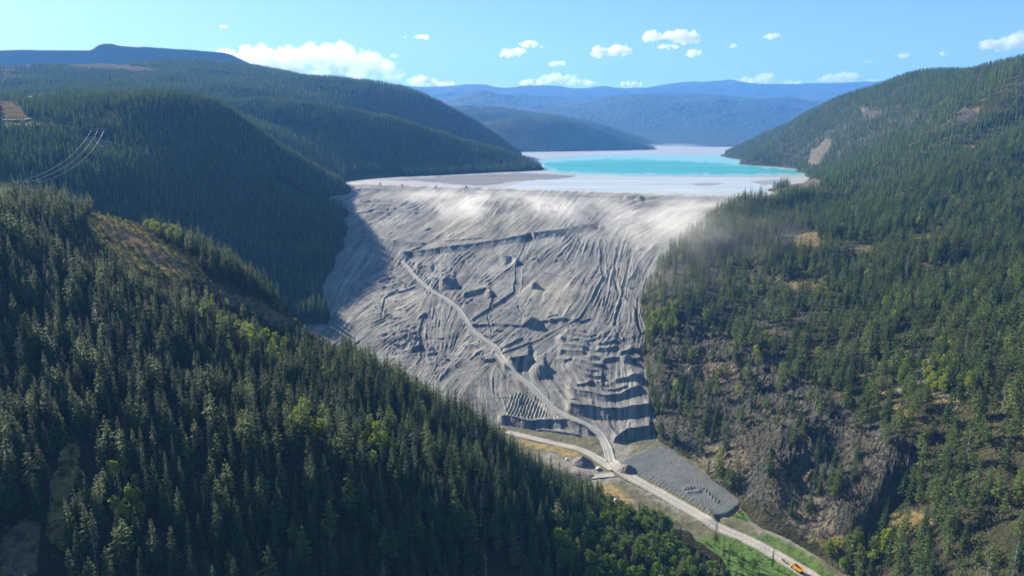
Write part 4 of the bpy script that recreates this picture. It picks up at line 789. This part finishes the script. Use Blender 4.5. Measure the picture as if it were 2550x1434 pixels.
PLACES = [(230,500,'at the top of the bare track clearing'),(430,560,'on the ridge right of the bare track clearing'),(650,700,'on the ridge beside the shaded power line cut'),(330,700,'on the slope under the bare track clearing'),(60,620,'near the power pole on the ridge'),(100,850,'in the dense stand at the photo left edge'),
 (450,940,'beside the sunlit bench in the woods'),(750,900,'on the rounded shoulder of the near slope'),(950,950,'along the skyline edge against the grey dam'),(1190,1040,'standing out tall against the grey dam foot'),(1330,1160,'on the ridge end above the gravel piles'),
 (140,1200,'beside the grassy strip in the woods'),(300,1280,'right of the grassy strip in the woods'),(560,1180,'in the middle of the near slope'),(780,1080,'round the yellow aspens of the near slope'),(600,1390,'at the bottom edge below the shaded slope'),(900,1280,'in the deep shade of the near slope'),(1000,1100,'below the round yellow aspen near the dam'),
 (1120,1390,'at the bottom edge in deep shade'),(1250,1280,'in the shaded hollow under the ridge end'),(1450,1330,'among the green broadleaf trees by the road'),(1620,1370,'between the road and the photo bottom edge'),(1850,1400,'beside the bright green meadow'),(30,1390,'in the lower left corner by the bare ground'),
 (1750,750,'on the dusty slope beside the dam'),(1680,900,'at the dam edge above the bluff'),(1900,800,'on the open slope above the bluff'),(1850,1150,'at the foot of the rocky bluff'),(1960,1050,'on the rocky bluff face'),(2150,950,'on the rim of the rocky bluff'),(2150,1200,'at the gully right of the bluff'),(2300,930,'round the faint dirt track on the right slope'),(2430,1000,'on the right slope by the photo edge'),(2350,1200,'on the mound at the lower right'),(2150,1370,'in the thicket right of the road'),(2450,1350,'in the lower right corner'),(2300,780,'in the woods of the right slope'),(2050,800,'in the woods above the bluff')]
PL = np.array([[p[0], p[1]] for p in PLACES], float)
def look(k, h, px):
    if k == 'snag': return 'grey dead bare tree'
    if k == 'asp': return ('small ' if h < 9 else 'tall ' if h > 12.5 else '') + 'yellow green aspen'
    if k == 'leaf': return ('low ' if h < 12 else '') + 'leafy green broadleaf tree'
    return ('short ' if h < 17 else 'tall ' if h > 21 else '') + {'fir': 'dark green fir', 'slim': 'slender dark fir', 'pine': 'open crowned pine'}[k]
GROUPN = dict(conifer='conifers of the near slopes', aspen='yellow green aspens', **{'broadleaf tree': 'green broadleaf trees by the valley road', 'dead tree': 'dead grey trees'})
used = {}
for i in np.where(solo)[0]:
    k, x, y, z, h, u, v, fw, zone = TREES[i]; j = int(np.argmin(np.hypot(PL[:,0]-tu[i], (PL[:,1]-tv[i])))); lab = look(k, h, PX[i]) + ' ' + PLACES[j][2]
    ps = PARTS[k][i % len(PARTS[k])]; e = empty(NAME[k], (x, y, z), rng.uniform(0, 6.28), h/BASEH[k]); tag(e, lab, CAT[k], GROUPN[CAT[k]] + ' ' + PLACES[j][2])
    link('crown', ps[0], e); link('trunk', ps[1], e)
rest = {'near': [], 'right': [], 'valley': []}
for i in np.where(~solo)[0]:
    t = TREES[i]; rest[t[8]].append(tuple(t[:5]))
scatter('forest', rest['near'] + rest['right'] + rest['valley'])
scatter('shrubbery', BUSHES)
for w in (W_c, W_d, W_e, W_r, W_g): scatter('forest', w)
print('TREES', len(TREES), len(rest['near']), len(rest['right']), 'far', [len(w) for w in (W_c, W_d, W_e, W_r, W_g)], 'solo', {k: int((solo & (kinds_arr == k)).sum()) for k in SRC})

# ================================================================ ROADS
def hit(u, v, names=('floor', 'dam', 'near', 'right', 'hillc', 'hilld', 'plat'), Y0=250., Y1=6000.):
    Ys = np.exp(np.linspace(math.log(Y0), math.log(Y1), 900)); p = np.array([P(u, v, y) for y in Ys]); g = ground_z(p[:,0], p[:,1], names); b = np.where(p[:,2] <= g)[0]
    if len(b) == 0: return p[-1]
    i = b[0]; lo, hi = Ys[max(i-1, 0)], Ys[i]
    for _ in range(20):
        m = (lo+hi)/2; q = P(u, v, m)
        if q[2] > float(ground_z(np.array(q[0]), np.array(q[1]), names)): lo = m
        else: hi = m
    return np.array(P(u, v, hi))
def smooth_line(pts, step):
    pts = np.array(pts, float); n = len(pts); ext = np.vstack([2*pts[0]-pts[1], pts, 2*pts[-1]-pts[-2]]); out = []
    for i in range(n-1):
        p0, p1, p2, p3 = ext[i:i+4]; k = max(2, int(np.linalg.norm(p2-p1)/step))
        for t in np.arange(k)/k: out.append(.5*((2*p1)+(-p0+p2)*t+(2*p0-5*p1+4*p2-p3)*t*t+(-p0+3*p1-3*p2+p3)*t**3))
    return np.vstack([out, pts[-1:]])
def road_mat(name, c, worn):
    m, nt, b = newmat(name); N = NT(nt); p = N.pos(); a = N.attr('track'); n = N.noise(0.5, 5, p); n2 = N.noise(0.06, 4, p)
    q = N.mix(n, tuple(x*.8 for x in c), tuple(x*1.1 for x in c)); q = N.mix(N.math('MULTIPLY', n2, .4), q, tuple(x*.75 for x in c)); q = N.mix(N.math('MULTIPLY', a[0], .8), q, worn)
    N.l(q, b.inputs['Base Color']); N.bump(n, .4, .4, b); return m
M_road = road_mat('gravel_road', (0.36,0.335,0.29), (0.55,0.52,0.46)); M_droad = road_mat('sand_road', (0.33,0.325,0.30), (0.49,0.475,0.43)); M_hroad = road_mat('dirt_track', (0.17,0.155,0.13), (0.22,0.205,0.175))
def ribbon(name, px, width, mat, names, lift=.12, step=2.5, ridge=.35):
    pts = np.array([hit(u, v, names)[:2] for u, v in px]); c = smooth_line(pts, step); d = np.gradient(c, axis=0); d /= np.linalg.norm(d, axis=1)[:,None]+1e-9; nrm = np.stack([-d[:,1], d[:,0]], 1)
    W = width if hasattr(width, '__len__') else [width, width]; w = np.interp(np.linspace(0, 1, len(c)), np.linspace(0, 1, len(W)), W); w = w*(1+.10*perlin(np.arange(len(c))/7., np.zeros(len(c))+len(px)))
    ks = np.array([-.62,-.5,-.42,-.27,-.12,0,.12,.27,.42,.5,.62]); hz = np.array([-.5, ridge, .1, -.05, .05, .12, .05, -.05, .1, ridge, -.5]); tk = np.array([0,0,.3,1,.35,.15,.35,1,.3,0,0])
    XY = c[:,None,:] + nrm[:,None,:]*(ks[None,:]*w[:,None])[...,None]; gz = ground_z(XY[...,0], XY[...,1], names)
    ctr = gz[:, 2:9].max(1); k5 = np.ones(5)/5; ctr = np.convolve(np.pad(ctr, 2, 'edge'), k5, 'valid'); base = np.maximum(gz, ctr[:,None]*.8+gz*.2); Zr = base + lift + hz[None,:]
    n, m = Zr.shape; idx = np.arange(n*m).reshape(n, m); Fq = np.stack([idx[:-1,:-1], idx[1:,:-1], idx[1:,1:], idx[:-1,1:]], -1).reshape(-1, 4)
    me = mesh_np(name, np.stack([XY[...,0], XY[...,1], Zr], -1).reshape(-1, 3), Fq, [mat], smooth_=True); ca = me.color_attributes.new('track', 'FLOAT_COLOR', 'POINT')
    t = np.zeros((n, m, 4), np.float32); t[..., 0] = tk[None,:]*(.7+.3*perlin(np.arange(n)/9., np.zeros(n)))[:,None]; t[..., 3] = 1; ca.data.foreach_set('color', t.ravel()); o = link(name, me); tag(o, kind='structure'); return o
FL = ('floor', 'dam')
ribbon('road', [(1524,1152),(1545,1172),(1580,1195),(1640,1227),(1720,1272),(1790,1312),(1850,1338),(1900,1362),(1960,1397),(2030,1440),(2100,1490)], [10, 9, 9, 10, 11], M_road, FL, .15)
ribbon('road', ROAD_A, [5, 5.5, 6, 6.5, 8], M_droad, ('dam', 'floor'), .2, 3)
ribbon('road', [(1262,1074),(1330,1091),(1400,1107),(1450,1121),(1490,1142),(1530,1168)], [7, 7, 8], M_road, FL, .10)
ribbon('road', [(1528,1180),(1480,1186),(1440,1197),(1405,1206)], [8, 6, 6], M_road, FL, .06)
ribbon('road', [(0,300),(60,302),(95,292),(130,300),(190,310)], [9, 8, 7], M_hroad, ('hillc', 'plat'), .5, 12, .2)
ribbon('road', [(2225,985),(2260,960),(2290,930),(2310,905),(2335,880)], [6, 5, 5], M_hroad, ('right',), .3, 3, .2)
ribbon('road', [(1905,492),(1960,474),(2010,462),(2035,452)], [7, 6, 6], M_hroad, ('right',), .4, 6, .2)

# ================================================================ THINGS
M_steel = flat('weathered_steel', (0.16,0.15,0.145), .6, .3, .5, .4); M_white = flat('white_paint', (0.78,0.78,0.76), .5, .1, .3); M_yel = flat('yellow_paint', (0.70,0.33,0.035), .45, .2, .8); M_dark = flat('dark_rubber', (0.025,0.025,0.025), .8, .2, 1)
M_glass = flat('dark_glass', (0.02,0.025,0.03), .15, .1, 1, 0, .5); M_wood = flat('pole_wood', (0.10,0.075,0.055), .9, .3, 1); M_wire = flat('aluminium_wire', (0.62,0.63,0.65), .35, .1, 1, .3, .5); M_porc = flat('white_insulator', (0.85,0.85,0.83), .3, .05, 1, 0, .5)
M_pile = flat('grey_gravel', (0.15,0.15,0.155), .95, .4, .8); M_pile2 = flat('brown_gravel', (0.19,0.165,0.15), .95, .4, .8); M_shed = flat('pale_metal_cladding', (0.70,0.71,0.72), .5, .1, .4); M_lamp = flat('clear_lens', (0.7,0.7,0.65), .2, .05, 1)
M_roofm = flat('grey_roofing', (0.35,0.36,0.38), .6, .15, .5)

# gravel heaps by the road junction
def heap_thing(name, u, v, r, h, mat, label, seed, sx=1.0, rz=0.0):
    c = hit(u, v, FL); V = []; Fq = []; n, m = 48, 18
    for j in range(m+1):
        t = j/m
        for i in range(n):
            a = 2*math.pi*i/n; rr = r*t*(1+.10*float(perlin(np.array(math.cos(a)*1.6+seed), np.array(math.sin(a)*1.6)))); x0, y0 = rr*math.cos(a)*sx, rr*math.sin(a); x = x0*math.cos(rz)-y0*math.sin(rz); y = x0*math.sin(rz)+y0*math.cos(rz)
            z = h*max(0, 1-t)**.92*(1+.10*float(perlin(np.array(x/3+seed), np.array(y/3)))) - (1.2 if j == m else 0) + .12*float(perlin(np.array(x/.9), np.array(y/.9+seed))); V.append((x, y, z + float(ground_z(np.array(c[0]+x), np.array(c[1]+y), FL)) - c[2]))
    for j in range(m):
        for i in range(n): Fq.append((j*n+i, j*n+(i+1)%n, (j+1)*n+(i+1)%n, (j+1)*n+i))
    o = link(name, mesh_np(name, V, Fq, [mat], smooth_=True)); o.location = c; tag(o, label, 'gravel heap', 'gravel heaps by the road junction'); return o
heap_thing('gravel_pile', 1449, 1151, 9.5, 6.0, M_pile, 'dark grey conical gravel heap beside the side road', 1.3)
heap_thing('gravel_pile', 1428, 1184, 12, 3.0, M_pile2, 'low spread brown gravel heap below the dark conical one', 4.1, 1.5, .2)
heap_thing('gravel_pile', 1558, 1169, 8.5, 4.5, M_pile2, 'rounded brown gravel heap at the upper end of the grey pad', 7.7, 1.2, .5)
def boulder(u, v, r, label, seed, mat):
    c = hit(u, v, FL); rg = np.random.default_rng(seed); import bmesh
    bm = bmesh.new(); bmesh.ops.create_icosphere(bm, subdivisions=2, radius=r)
    for q in bm.verts: q.co *= rg.uniform(.78, 1.15); q.co.z *= .7
    me = bpy.data.meshes.new('boulder'); bm.to_mesh(me); bm.free(); me.materials.append(mat); o = link('boulder', me); o.location = (c[0], c[1], c[2]+r*.3); tag(o, label, 'boulder')
boulder(1411, 1143, 1.3, 'white boulder at the left foot of the dark gravel heap', 1, M_white); boulder(1532, 1244, 1.6, 'white boulder in the dry brush below the road', 2, M_white)

# vehicles
def wheel(p, parent, r, w, rz=0):
    m = MB(); m.tube([(p[0], p[1]-w/2, p[2]), (p[0], p[1]-w*.35, p[2]), (p[0], p[1]+w*.35, p[2]), (p[0], p[1]+w/2, p[2])], [r*.9, r, r, r*.9], 18); o = m.build('wheel', M_dark, parent)
    h = MB(); s = 1 if p[1] > 0 else -1; h.tube([(p[0], p[1]+s*w*.3, p[2]), (p[0], p[1]+s*w*.53, p[2])], [r*.5, r*.42], 12); h.build('rim', M_steel, o)
def frame_at(u, v, du_, dv_, names=FL):
    a = hit(u, v, names); b = hit(u+du_, v+dv_, names); return a, math.atan2(b[1]-a[1], b[0]-a[0])
def dump_truck(u, v, du_, dv_, s, label):
    c, rz = frame_at(u, v, du_, dv_); t = empty('dump_truck', (c[0], c[1], c[2]+.25), rz, s); tag(t, label, 'dump truck')
    m = MB(); m.box((0,0,1.15), (8.2,1.0,.45)); m.box((3.1,0,.9), (1.2,2.3,.25)); m.build('chassis', M_steel, t)
    b = MB(); pr = [(-4.3,2.2),(-4.6,3.5),(1.2,3.7),(2.3,4.0),(2.3,3.85),(1.3,3.5),(1.1,1.6),(-3.4,1.5)]
    b.prism(pr, -1.55, -1.4); b.prism(pr, 1.4, 1.55); b.prism([(-4.3,2.2),(-3.4,1.5),(1.1,1.6),(1.1,1.75),(-3.4,1.66),(-4.25,2.33)], -1.398, 1.398); b.prism([(1.1,1.76),(1.3,3.5),(2.3,3.85),(2.3,4.0),(1.15,3.66),(.95,1.76)], -1.398, 1.398); b.build('dump_bed', M_yel, t)
    k = MB(); k.prism([(1.7,1.35),(1.7,3.3),(3.0,3.3),(3.3,2.4),(4.4,2.2),(4.5,1.35)], -1.2, 1.2); cb = k.build('cab', M_yel, t)
    w = MB(); w.add([(3.02,-1.0,3.15),(3.02,1.0,3.15),(3.29,1.0,2.48),(3.29,-1.0,2.48)], [(0,1,2,3)]); 
    for sy in (-1, 1): w.add([(1.9,sy*1.205,2.4),(3.1,sy*1.205,2.4),(2.9,sy*1.205,3.15),(1.9,sy*1.205,3.15)], [(0,1,2,3)])
    w.build('window', M_glass, cb)
    for sy in (-1, 1): MB().box((4.5,sy*.9,1.75), (.1,.3,.25)).build('headlight', M_lamp, t)
    for x in (3.2, -1.3, -3.0):
        for sy in (-1, 1): wheel((x, sy*1.25, .8), t, .8, .6)
dump_truck(1984, 1420, -14, -9, 1.0, 'orange yellow dump truck parked on the gravel road by the green meadow')
def pickup(u, v, du_, dv_, label):
    c, rz = frame_at(u, v, du_, dv_); t = empty('pickup_truck', (c[0], c[1], c[2]+.15), rz); tag(t, label, 'pickup truck')
    m = MB(); m.prism([(-2.7,.5),(-2.7,1.15),(-.3,1.15),(2.5,1.1),(2.6,.5)], -.95, .95); m.build('body', M_white, t)
    k = MB(); k.prism([(-.5,1.152),(-.3,1.85),(.8,1.85),(1.4,1.152)], -.85, .85); cb = k.build('cab', M_white, t); w = MB(); w.add([(.84,-.75,1.80),(.84,.75,1.80),(1.36,.75,1.22),(1.36,-.75,1.22)], [(0,1,2,3)])
    for sy in (-1, 1): w.add([(-.35,sy*.855,1.22),(1.1,sy*.855,1.22),(.75,sy*.855,1.75),(-.2,sy*.855,1.75)], [(0,1,2,3)])
    w.build('window', M_glass, cb)
    for x in (1.65, -1.7):
        for sy in (-1, 1): wheel((x, sy*.9, .42), t, .42, .28)
pickup(1489, 1167, 10, -4, 'small white pickup truck parked by the road junction')
def excavator(u, v, label):
    c = np.array(G(u, v, 2.0)); c[2] = float(ground_z(np.array(c[0]), np.array(c[1]), ('dam',))); t = empty('excavator', tuple(c), math.pi-.25); tag(t, label, 'excavator')
    for sy in (-1, 1): MB().prism([(-2.6,.45),(-2.2,1.0),(2.2,1.0),(2.6,.45),(2.2,0),(-2.2,0)], sy*1.6-.4, sy*1.6+.4).build('crawler_track', M_dark, t)
    h = MB(); h.box((-.6,0,1.25), (1.8,1.8,.5)); h.prism([(-3.0,1.5),(-3.0,2.7),(-1.8,3.0),(1.3,3.0),(1.6,1.5)], -1.5, .2); hb_ = h.build('house', M_yel, t)
    k = MB(); k.prism([(.1,1.5),(.1,3.4),(1.5,3.4),(1.9,2.4),(1.9,1.5)], .25, 1.5); cb = k.build('cab', M_yel, t); MB().box((1.0,1.505,2.7), (1.1,.02,1.0)).build('window', M_glass, cb)
    MB().prism([(-3.6,1.4),(-3.7,2.6),(-3.02,2.7),(-3.02,1.4)], -1.5, 1.5).build('counterweight', M_steel, t)
    b = MB(); b.tube([(1.2,-.2,2.2),(2.8,-.2,5.2),(4.4,-.2,7.6)], [.45,.42,.32], 6); b.build('boom', M_dark, t)
    s = MB(); s.tube([(4.4,-.2,7.8),(5.6,-.2,3.4)], [.34,.24], 6); s.build('stick', M_dark, t); MB().prism([(5.2,3.3),(6.0,3.5),(6.4,2.6),(5.9,1.9),(5.1,2.4)], -.8, .4).build('bucket', M_steel, t)
excavator(1833, 496, 'small excavator with raised boom on the right end of the dam crest')

# slurry towers along the crest
def tower(u, v, h, label, extra):
    c = np.array(G(u, v, 2.0)); c[2] = float(ground_z(np.array(c[0]), np.array(c[1]), ('dam',))); t = empty('slurry_tower', tuple(c), .4, h/10.); tag(t, label, 'slurry tower', 'slurry towers on the dam crest')
    for sx in (-1, 1):
        for sy in (-1, 1): m = MB(); m.tube([(sx*2.6,sy*2.6,-.6),(sx*1.7,sy*1.7,6.6)], .26, 6); m.tube([(sx*2.4,sy*2.4,1.0),(sx*1.8,-sy*1.8,5.6)], .14, 5); m.build('leg', M_steel, t)
    m = MB(); m.box((0,0,6.75), (5.0,5.0,.3)); 
    for sx in (-1, 1): m.box((sx*2.45,0,7.6), (.1,5.0,.1)); m.box((0,sx*2.45,7.6), (4.8,.1,.1))
    m.build('platform', M_steel, t)
    m = MB(); m.tube([(0,0,6.9),(0,0,8.6),(0,0,9.4)], [1.5,1.5,.5], 12); m.tube([(0,0,9.3),(0,0,11.0)], .3, 6); m.build('feed_box', M_steel, t)
    for k in range(4): a = k*1.571+.4; q = MB(); q.tube([(math.cos(a)*2.0,math.sin(a)*2.0,7.9),(math.cos(a)*2.0,math.sin(a)*2.0,7.0),(math.cos(a)*2.1,math.sin(a)*2.1,4.6)], [.5,.5,.12], 8); q.build('cyclone', M_steel, t)
    if extra: MB().tube([(2.4,0,6.0),(5.2,-1.5,7.5),(7.6,-2.6,6.2)], .3, 7).build('discharge_pipe', M_steel, t)
for (u, v, h, l, e) in [(947,463,9,'dark slurry tower farthest to the left on the dam crest',0),(1001,466,8,'squat slurry tower beside a dark cut in the dam crest, second from the left',1),(1086,469,10,'slurry tower on the pale crest road, third from the left',0),(1161,472,12,'tallest slurry tower standing in the blowing dust on the crest',1)]: tower(u, v, h, l, e)

# power line: a three pole frame on the hill behind, one on the near ridge, three conductors between
def three_pole(Ps, h, label, arm_over=2.5, r=.5):
    mid = np.mean(Ps, 0); t = empty('power_pole', tuple(mid)); tag(t, label, 'power pole', 'poles of the power line'); tops = []
    for p in Ps:
        q = np.array(p)-mid; m = MB(); m.tube([(q[0],q[1],q[2]-2),(q[0],q[1],h)], [r, r*.7], 8); m.build('pole', M_wood, t); tops.append((q[0], q[1], h))
    a, b = np.array(tops[0]), np.array(tops[-1]); d = (b-a)/np.linalg.norm(b-a); m = MB(); m.tube([tuple(a-d*arm_over-[0,0,.7]), tuple(b+d*arm_over-[0,0,.7])], r*.8, 6); m.tube([tuple(a-[0,0,6]), tuple(np.array(tops[1])-[0,0,1])], r*.45, 5); m.tube([tuple(b-[0,0,6]), tuple(np.array(tops[1])-[0,0,1])], r*.45, 5); m.build('crossarm', M_pale, t)
    ends = []
    for q in tops:
        e = np.array(q) + [0.0, 0.0, -1.5]; MB().tube([(q[0],q[1],h-.75), tuple(e-[0,0,1.2])], [.3,.3], 6).build('insulator', M_porc, t); ends.append(e-[0,0,1.2]+mid)
    return ends
hp = [hit(u, v, ('hillc',), 800, 2200) for u, v in ((231,351),(247,352),(263,352))]; far_e = three_pole(hp, 21., 'three legged wooden power pole on the bare knoll of the hill behind')
np_ = [np.array(P(u, 500, 560.)) for u in (42, 72, 103)]
for q in np_: q[2] = float(ground_z(np.array(q[0]), np.array(q[1]), ('near',)))
ztop = P(70, 447, 560.)[2]; near_e = three_pole(np_, ztop-np.mean([q[2] for q in np_]), 'power pole with white insulators rising from the trees of the near ridge', 3, .3)
for i, (lab) in enumerate(['outer left conductor of the power line above the hollow', 'middle conductor of the power line above the hollow', 'outer right conductor of the power line above the hollow']):
    a, b = np.array(far_e[i]), np.array(near_e[i]); L_ = np.linalg.norm(a-b); pts = [tuple(a*(1-t)+b*t-np.array([0,0,.075*L_*t*(1-t)])) for t in np.linspace(0, 1, 60)]; m = MB(); m.tube(pts, list(np.linspace(.15, .05, 60)), 6); tag(m.build('power_line_cable', M_wire), lab, 'power line', 'conductors of the power line')

# things far up on the left
def shed(u, v, w, d, h, label, names=('plat',)):
    c = hit(u, v, names, 1400, 6000); t = empty('metal_shed', tuple(c), .5); tag(t, label, 'shed', 'sheds on the plateau'); MB().box((0,0,h/2-1), (w,d,h+2)).build('wall', M_shed, t)
    MB().prism([(-w/2-.6,h+.003),(0,h+w*.22),(w/2+.6,h+.003)], -d/2-.6, d/2+.6).build('roof', M_roofm if w < 12 else M_white, t); MB().box((0,-d/2-.06,h*.4), (w*.3,.1,h*.8)).build('door', M_steel, t)
shed(73, 169, 20, 26, 9, 'larger white shed on the plateau among the trees, highest up'); shed(52, 193, 11, 16, 6, 'small white shed below the larger one on the plateau'); shed(104, 194, 9, 12, 5, 'smallest pale shed right of the others on the plateau')
pp = [hit(u, v, ('plat', 'hillc'), 1400, 4000) for u, v in [(8,247),(50,247),(90,248),(130,249),(170,250),(210,251),(255,252)]]
c = smooth_line(np.array(pp), 14); z = ground_z(c[:,0], c[:,1], ('plat', 'hillc')); m = MB(); m.tube([(q[0], q[1], zz+3.5) for q, zz in zip(c, z)], 1.3, 8); pl_ = m.build('pipeline', M_white); tag(pl_, 'long white pipeline crossing the wooded plateau', 'pipeline')

# ================================================================ CLOUDS AND DUST
def cloud_mat():
    m = bpy.data.materials.new('cloud_vapour'); m.use_nodes = True; nt = m.node_tree; nt.nodes.remove(nt.nodes['Principled BSDF']); v = nt.nodes.new('ShaderNodeVolumePrincipled')
    v.inputs['Color'].default_value = (1, 1, 1, 1); v.inputs['Density'].default_value = 0.0035; v.inputs['Anisotropy'].default_value = 0.45; nt.links.new(v.outputs[0], nt.nodes['Material Output'].inputs['Volume']); return m
M_cloud = cloud_mat(); M_cloud2 = M_cloud.copy(); M_cloud2.name = 'thin_cloud_vapour'; [n for n in M_cloud2.node_tree.nodes if n.type == 'PRINCIPLED_VOLUME'][0].inputs['Density'].default_value = 0.0012
def cloud(lobes, label, seed, D=30000., vox=32.):
    import bmesh
    rg = np.random.default_rng(seed); bm = bmesh.new(); s = D/F_PX; cu, cv = np.mean([l[0] for l in lobes]), np.mean([l[1] for l in lobes]); ctr = np.array(P(cu, cv, D))
    for (u, v, ru, rv) in lobes:
        n = max(6, int(ru*1.2/ max(4, rv*.35)*2.2)+4)
        for i in range(n*2):
            a = rg.uniform(-1, 1); top = math.sqrt(max(0, 1-a*a)); b = rg.uniform(-.45, 1)*top; rr = min(rv*.55, ru*.5)*rg.uniform(.35, 1.0)*(.55+.45*top); p = np.array(P(u+a*(ru-rr*.6), v - b*(rv-rr*.8), D)) - ctr + np.array([0, rg.uniform(-.5, .5)*ru*s, 0])
            mt = bmesh.ops.create_icosphere(bm, subdivisions=2, radius=rr*s)
            for q in mt['verts']: q.co += Vector(p)
    me0 = bpy.data.meshes.new('tmp'); bm.to_mesh(me0); bm.free(); o0 = bpy.data.objects.new('tmp', me0); COL.objects.link(o0)
    md = o0.modifiers.new('r', 'REMESH'); md.mode = 'VOXEL'; md.voxel_size = vox; dg = bpy.context.evaluated_depsgraph_get(); me = bpy.data.meshes.new_from_object(o0.evaluated_get(dg)); bpy.data.objects.remove(o0)
    n = len(me.vertices); co = np.empty(n*3, np.float32); me.vertices.foreach_get('co', co); nn = np.empty(n*3, np.float32); me.vertices.foreach_get('normal', nn); co = co.reshape(-1, 3); nn = nn.reshape(-1, 3)
    k = fbm(co[:,0]+co[:,1]*.7, co[:,2]+co[:,1]*.4, 260, 4, seed=seed)*70; co = co + nn*k[:,None]; me.vertices.foreach_set('co', co.astype(np.float32).ravel()); me.materials.clear(); me.materials.append(M_cloud); me.update()
    o = link('cloud', me); o.location = ctr; tag(o, label, 'cloud', 'small white clouds over the mountains'); return o
CLOUDS = [([(640,150,75,38),(730,150,100,42),(830,145,100,38),(900,165,80,40),(960,190,50,22),(560,140,45,18),(780,185,140,25)], 'long billowing white cloud bank behind the wooded ridge'),
 ([(1050,205,40,16),(1090,212,50,10),(1130,214,40,6)], 'low flat cloud on the skyline right of the long cloud bank'), ([(560,68,11,6)], 'tiny lone cloud high above the mine heap'), ([(1008,94,9,4),(1048,95,19,9)], 'small cloud pair above the end of the long cloud bank'), ([(980,140,9,6)], 'tiny puff just above the tail of the long cloud bank'),
 ([(1260,136,18,14),(1288,132,26,13)], 'ragged small cloud below the twin oblong clouds'), ([(1316,113,24,12),(1357,118,15,5)], 'twin oblong cloud above the ragged small one'), ([(1378,160,13,9),(1396,159,13,9)], 'little double puff cloud left of the round white cloud'), ([(1490,133,24,19),(1535,132,40,20)], 'round white cloud in the middle above the mountains'),
 ([(1625,95,24,20),(1690,95,45,22),(1715,100,30,18),(1665,118,25,10)], 'largest puffy cloud high in the middle of the sky'), ([(1728,135,24,14)], 'compact small cloud right under the largest puffy one'), ([(1827,116,14,6)], 'faint wisp of cloud between the puffy cloud and the lone oval one'), ([(1925,93,24,9)], 'lone oval white cloud high on the right'),
 ([(1330,208,40,12),(1390,198,50,14),(1450,208,40,10)], 'broad low cloud sitting on the middle of the skyline'), ([(1570,212,35,8)], 'thin low cloud on the skyline right of the broad one'), ([(1880,203,45,12),(1905,192,25,12),(1960,207,40,7)], 'low cloud rising behind the rounded mountain top'), ([(2070,198,28,14),(2110,196,34,18),(2150,205,40,10)], 'white cloud where the skyline meets the right hill'),
 ([(2245,140,17,9)], 'small grey white puff above the right hill'), ([(2346,138,11,9)], 'small round cloud right of the grey white puff'), ([(2500,115,50,20),(2560,98,55,22),(2455,108,18,10)], 'large soft cloud at the right edge above the hill'), ([(2165,155,14,4)], 'thin flat wisp above the right hill skyline')]
for i, (lb_, lab) in enumerate(CLOUDS): cloud(lb_, lab, 60+i, vox=60. if i == 0 else 32.).data.materials[0] = M_cloud2 if i == 0 else M_cloud

def dust_mat(name, dens_, scale, color=(0.985, 0.975, 0.96)):
    m = bpy.data.materials.new(name); m.use_nodes = True; nt = m.node_tree; nt.nodes.remove(nt.nodes['Principled BSDF']); N = NT(nt); v = N.n('ShaderNodeVolumePrincipled')
    tc = N.n('ShaderNodeTexCoord'); ln = N.n('ShaderNodeVectorMath'); ln.operation = 'LENGTH'; N.l(tc.outputs['Object'], ln.inputs[0]); f = N.n('ShaderNodeMapRange'); f.inputs[1].default_value = 1.0; f.inputs[2].default_value = 0.0; N.l(ln.outputs['Value'], f.inputs[0])
    mp = N.n('ShaderNodeMapping'); mp.inputs['Scale'].default_value = scale; N.l(N.n('ShaderNodeNewGeometry').outputs['Position'], mp.inputs['Vector']); n = N.noise(1.0, 3, mp.outputs[0], .65, .38, .90)
    d = N.math('MULTIPLY', N.math('MULTIPLY', N.math('POWER', f.outputs[0], 1.3), n), dens_); N.l(d, v.inputs['Density']); v.inputs['Color'].default_value = (*color, 1); v.inputs['Anisotropy'].default_value = .4
    N.l(v.outputs[0], nt.nodes['Material Output'].inputs['Volume']); return m
def dust(u, v, dy, size, rz, mat, label_group='dust'):
    import bmesh
    p = DP(u, v); bm = bmesh.new(); bmesh.ops.create_icosphere(bm, subdivisions=3, radius=1.0); me = bpy.data.meshes.new('dust'); bm.to_mesh(me); bm.free(); me.materials.append(mat); o = link('dust', me); o.location = (p[0], p[1]+dy, p[2]+size[2]*.35); o.scale = size; o.rotation_euler = (0, 0, rz); tag(o, kind='stuff'); return o
if 1:
    dm = dust_mat('blown_dust', 0.0135, (.013, .0045, .025))
    dust(1170, 530, 0, (190, 170, 34), -.3, dm); dust(1690, 580, -70, (240, 240, 44), .3, dm); dust(1760, 520, -30, (150, 110, 24), .2, dm); dust(1640, 680, -60, (110, 150, 30), .4, dm); dust(1420, 530, 0, (320, 190, 34), -.15, dm); dust(1080, 500, 0, (150, 110, 24), -.3, dm); dust(1240, 500, 0, (150, 80, 18), -.2, dm)
    fd = dust_mat('shore_dust', 0.006, (.006, .004, .02)); o = dust(1500, 486, 0, (420, 260, 30), 0, fd); g = G(1670, 368); o.location = (g[0], g[1], 12)
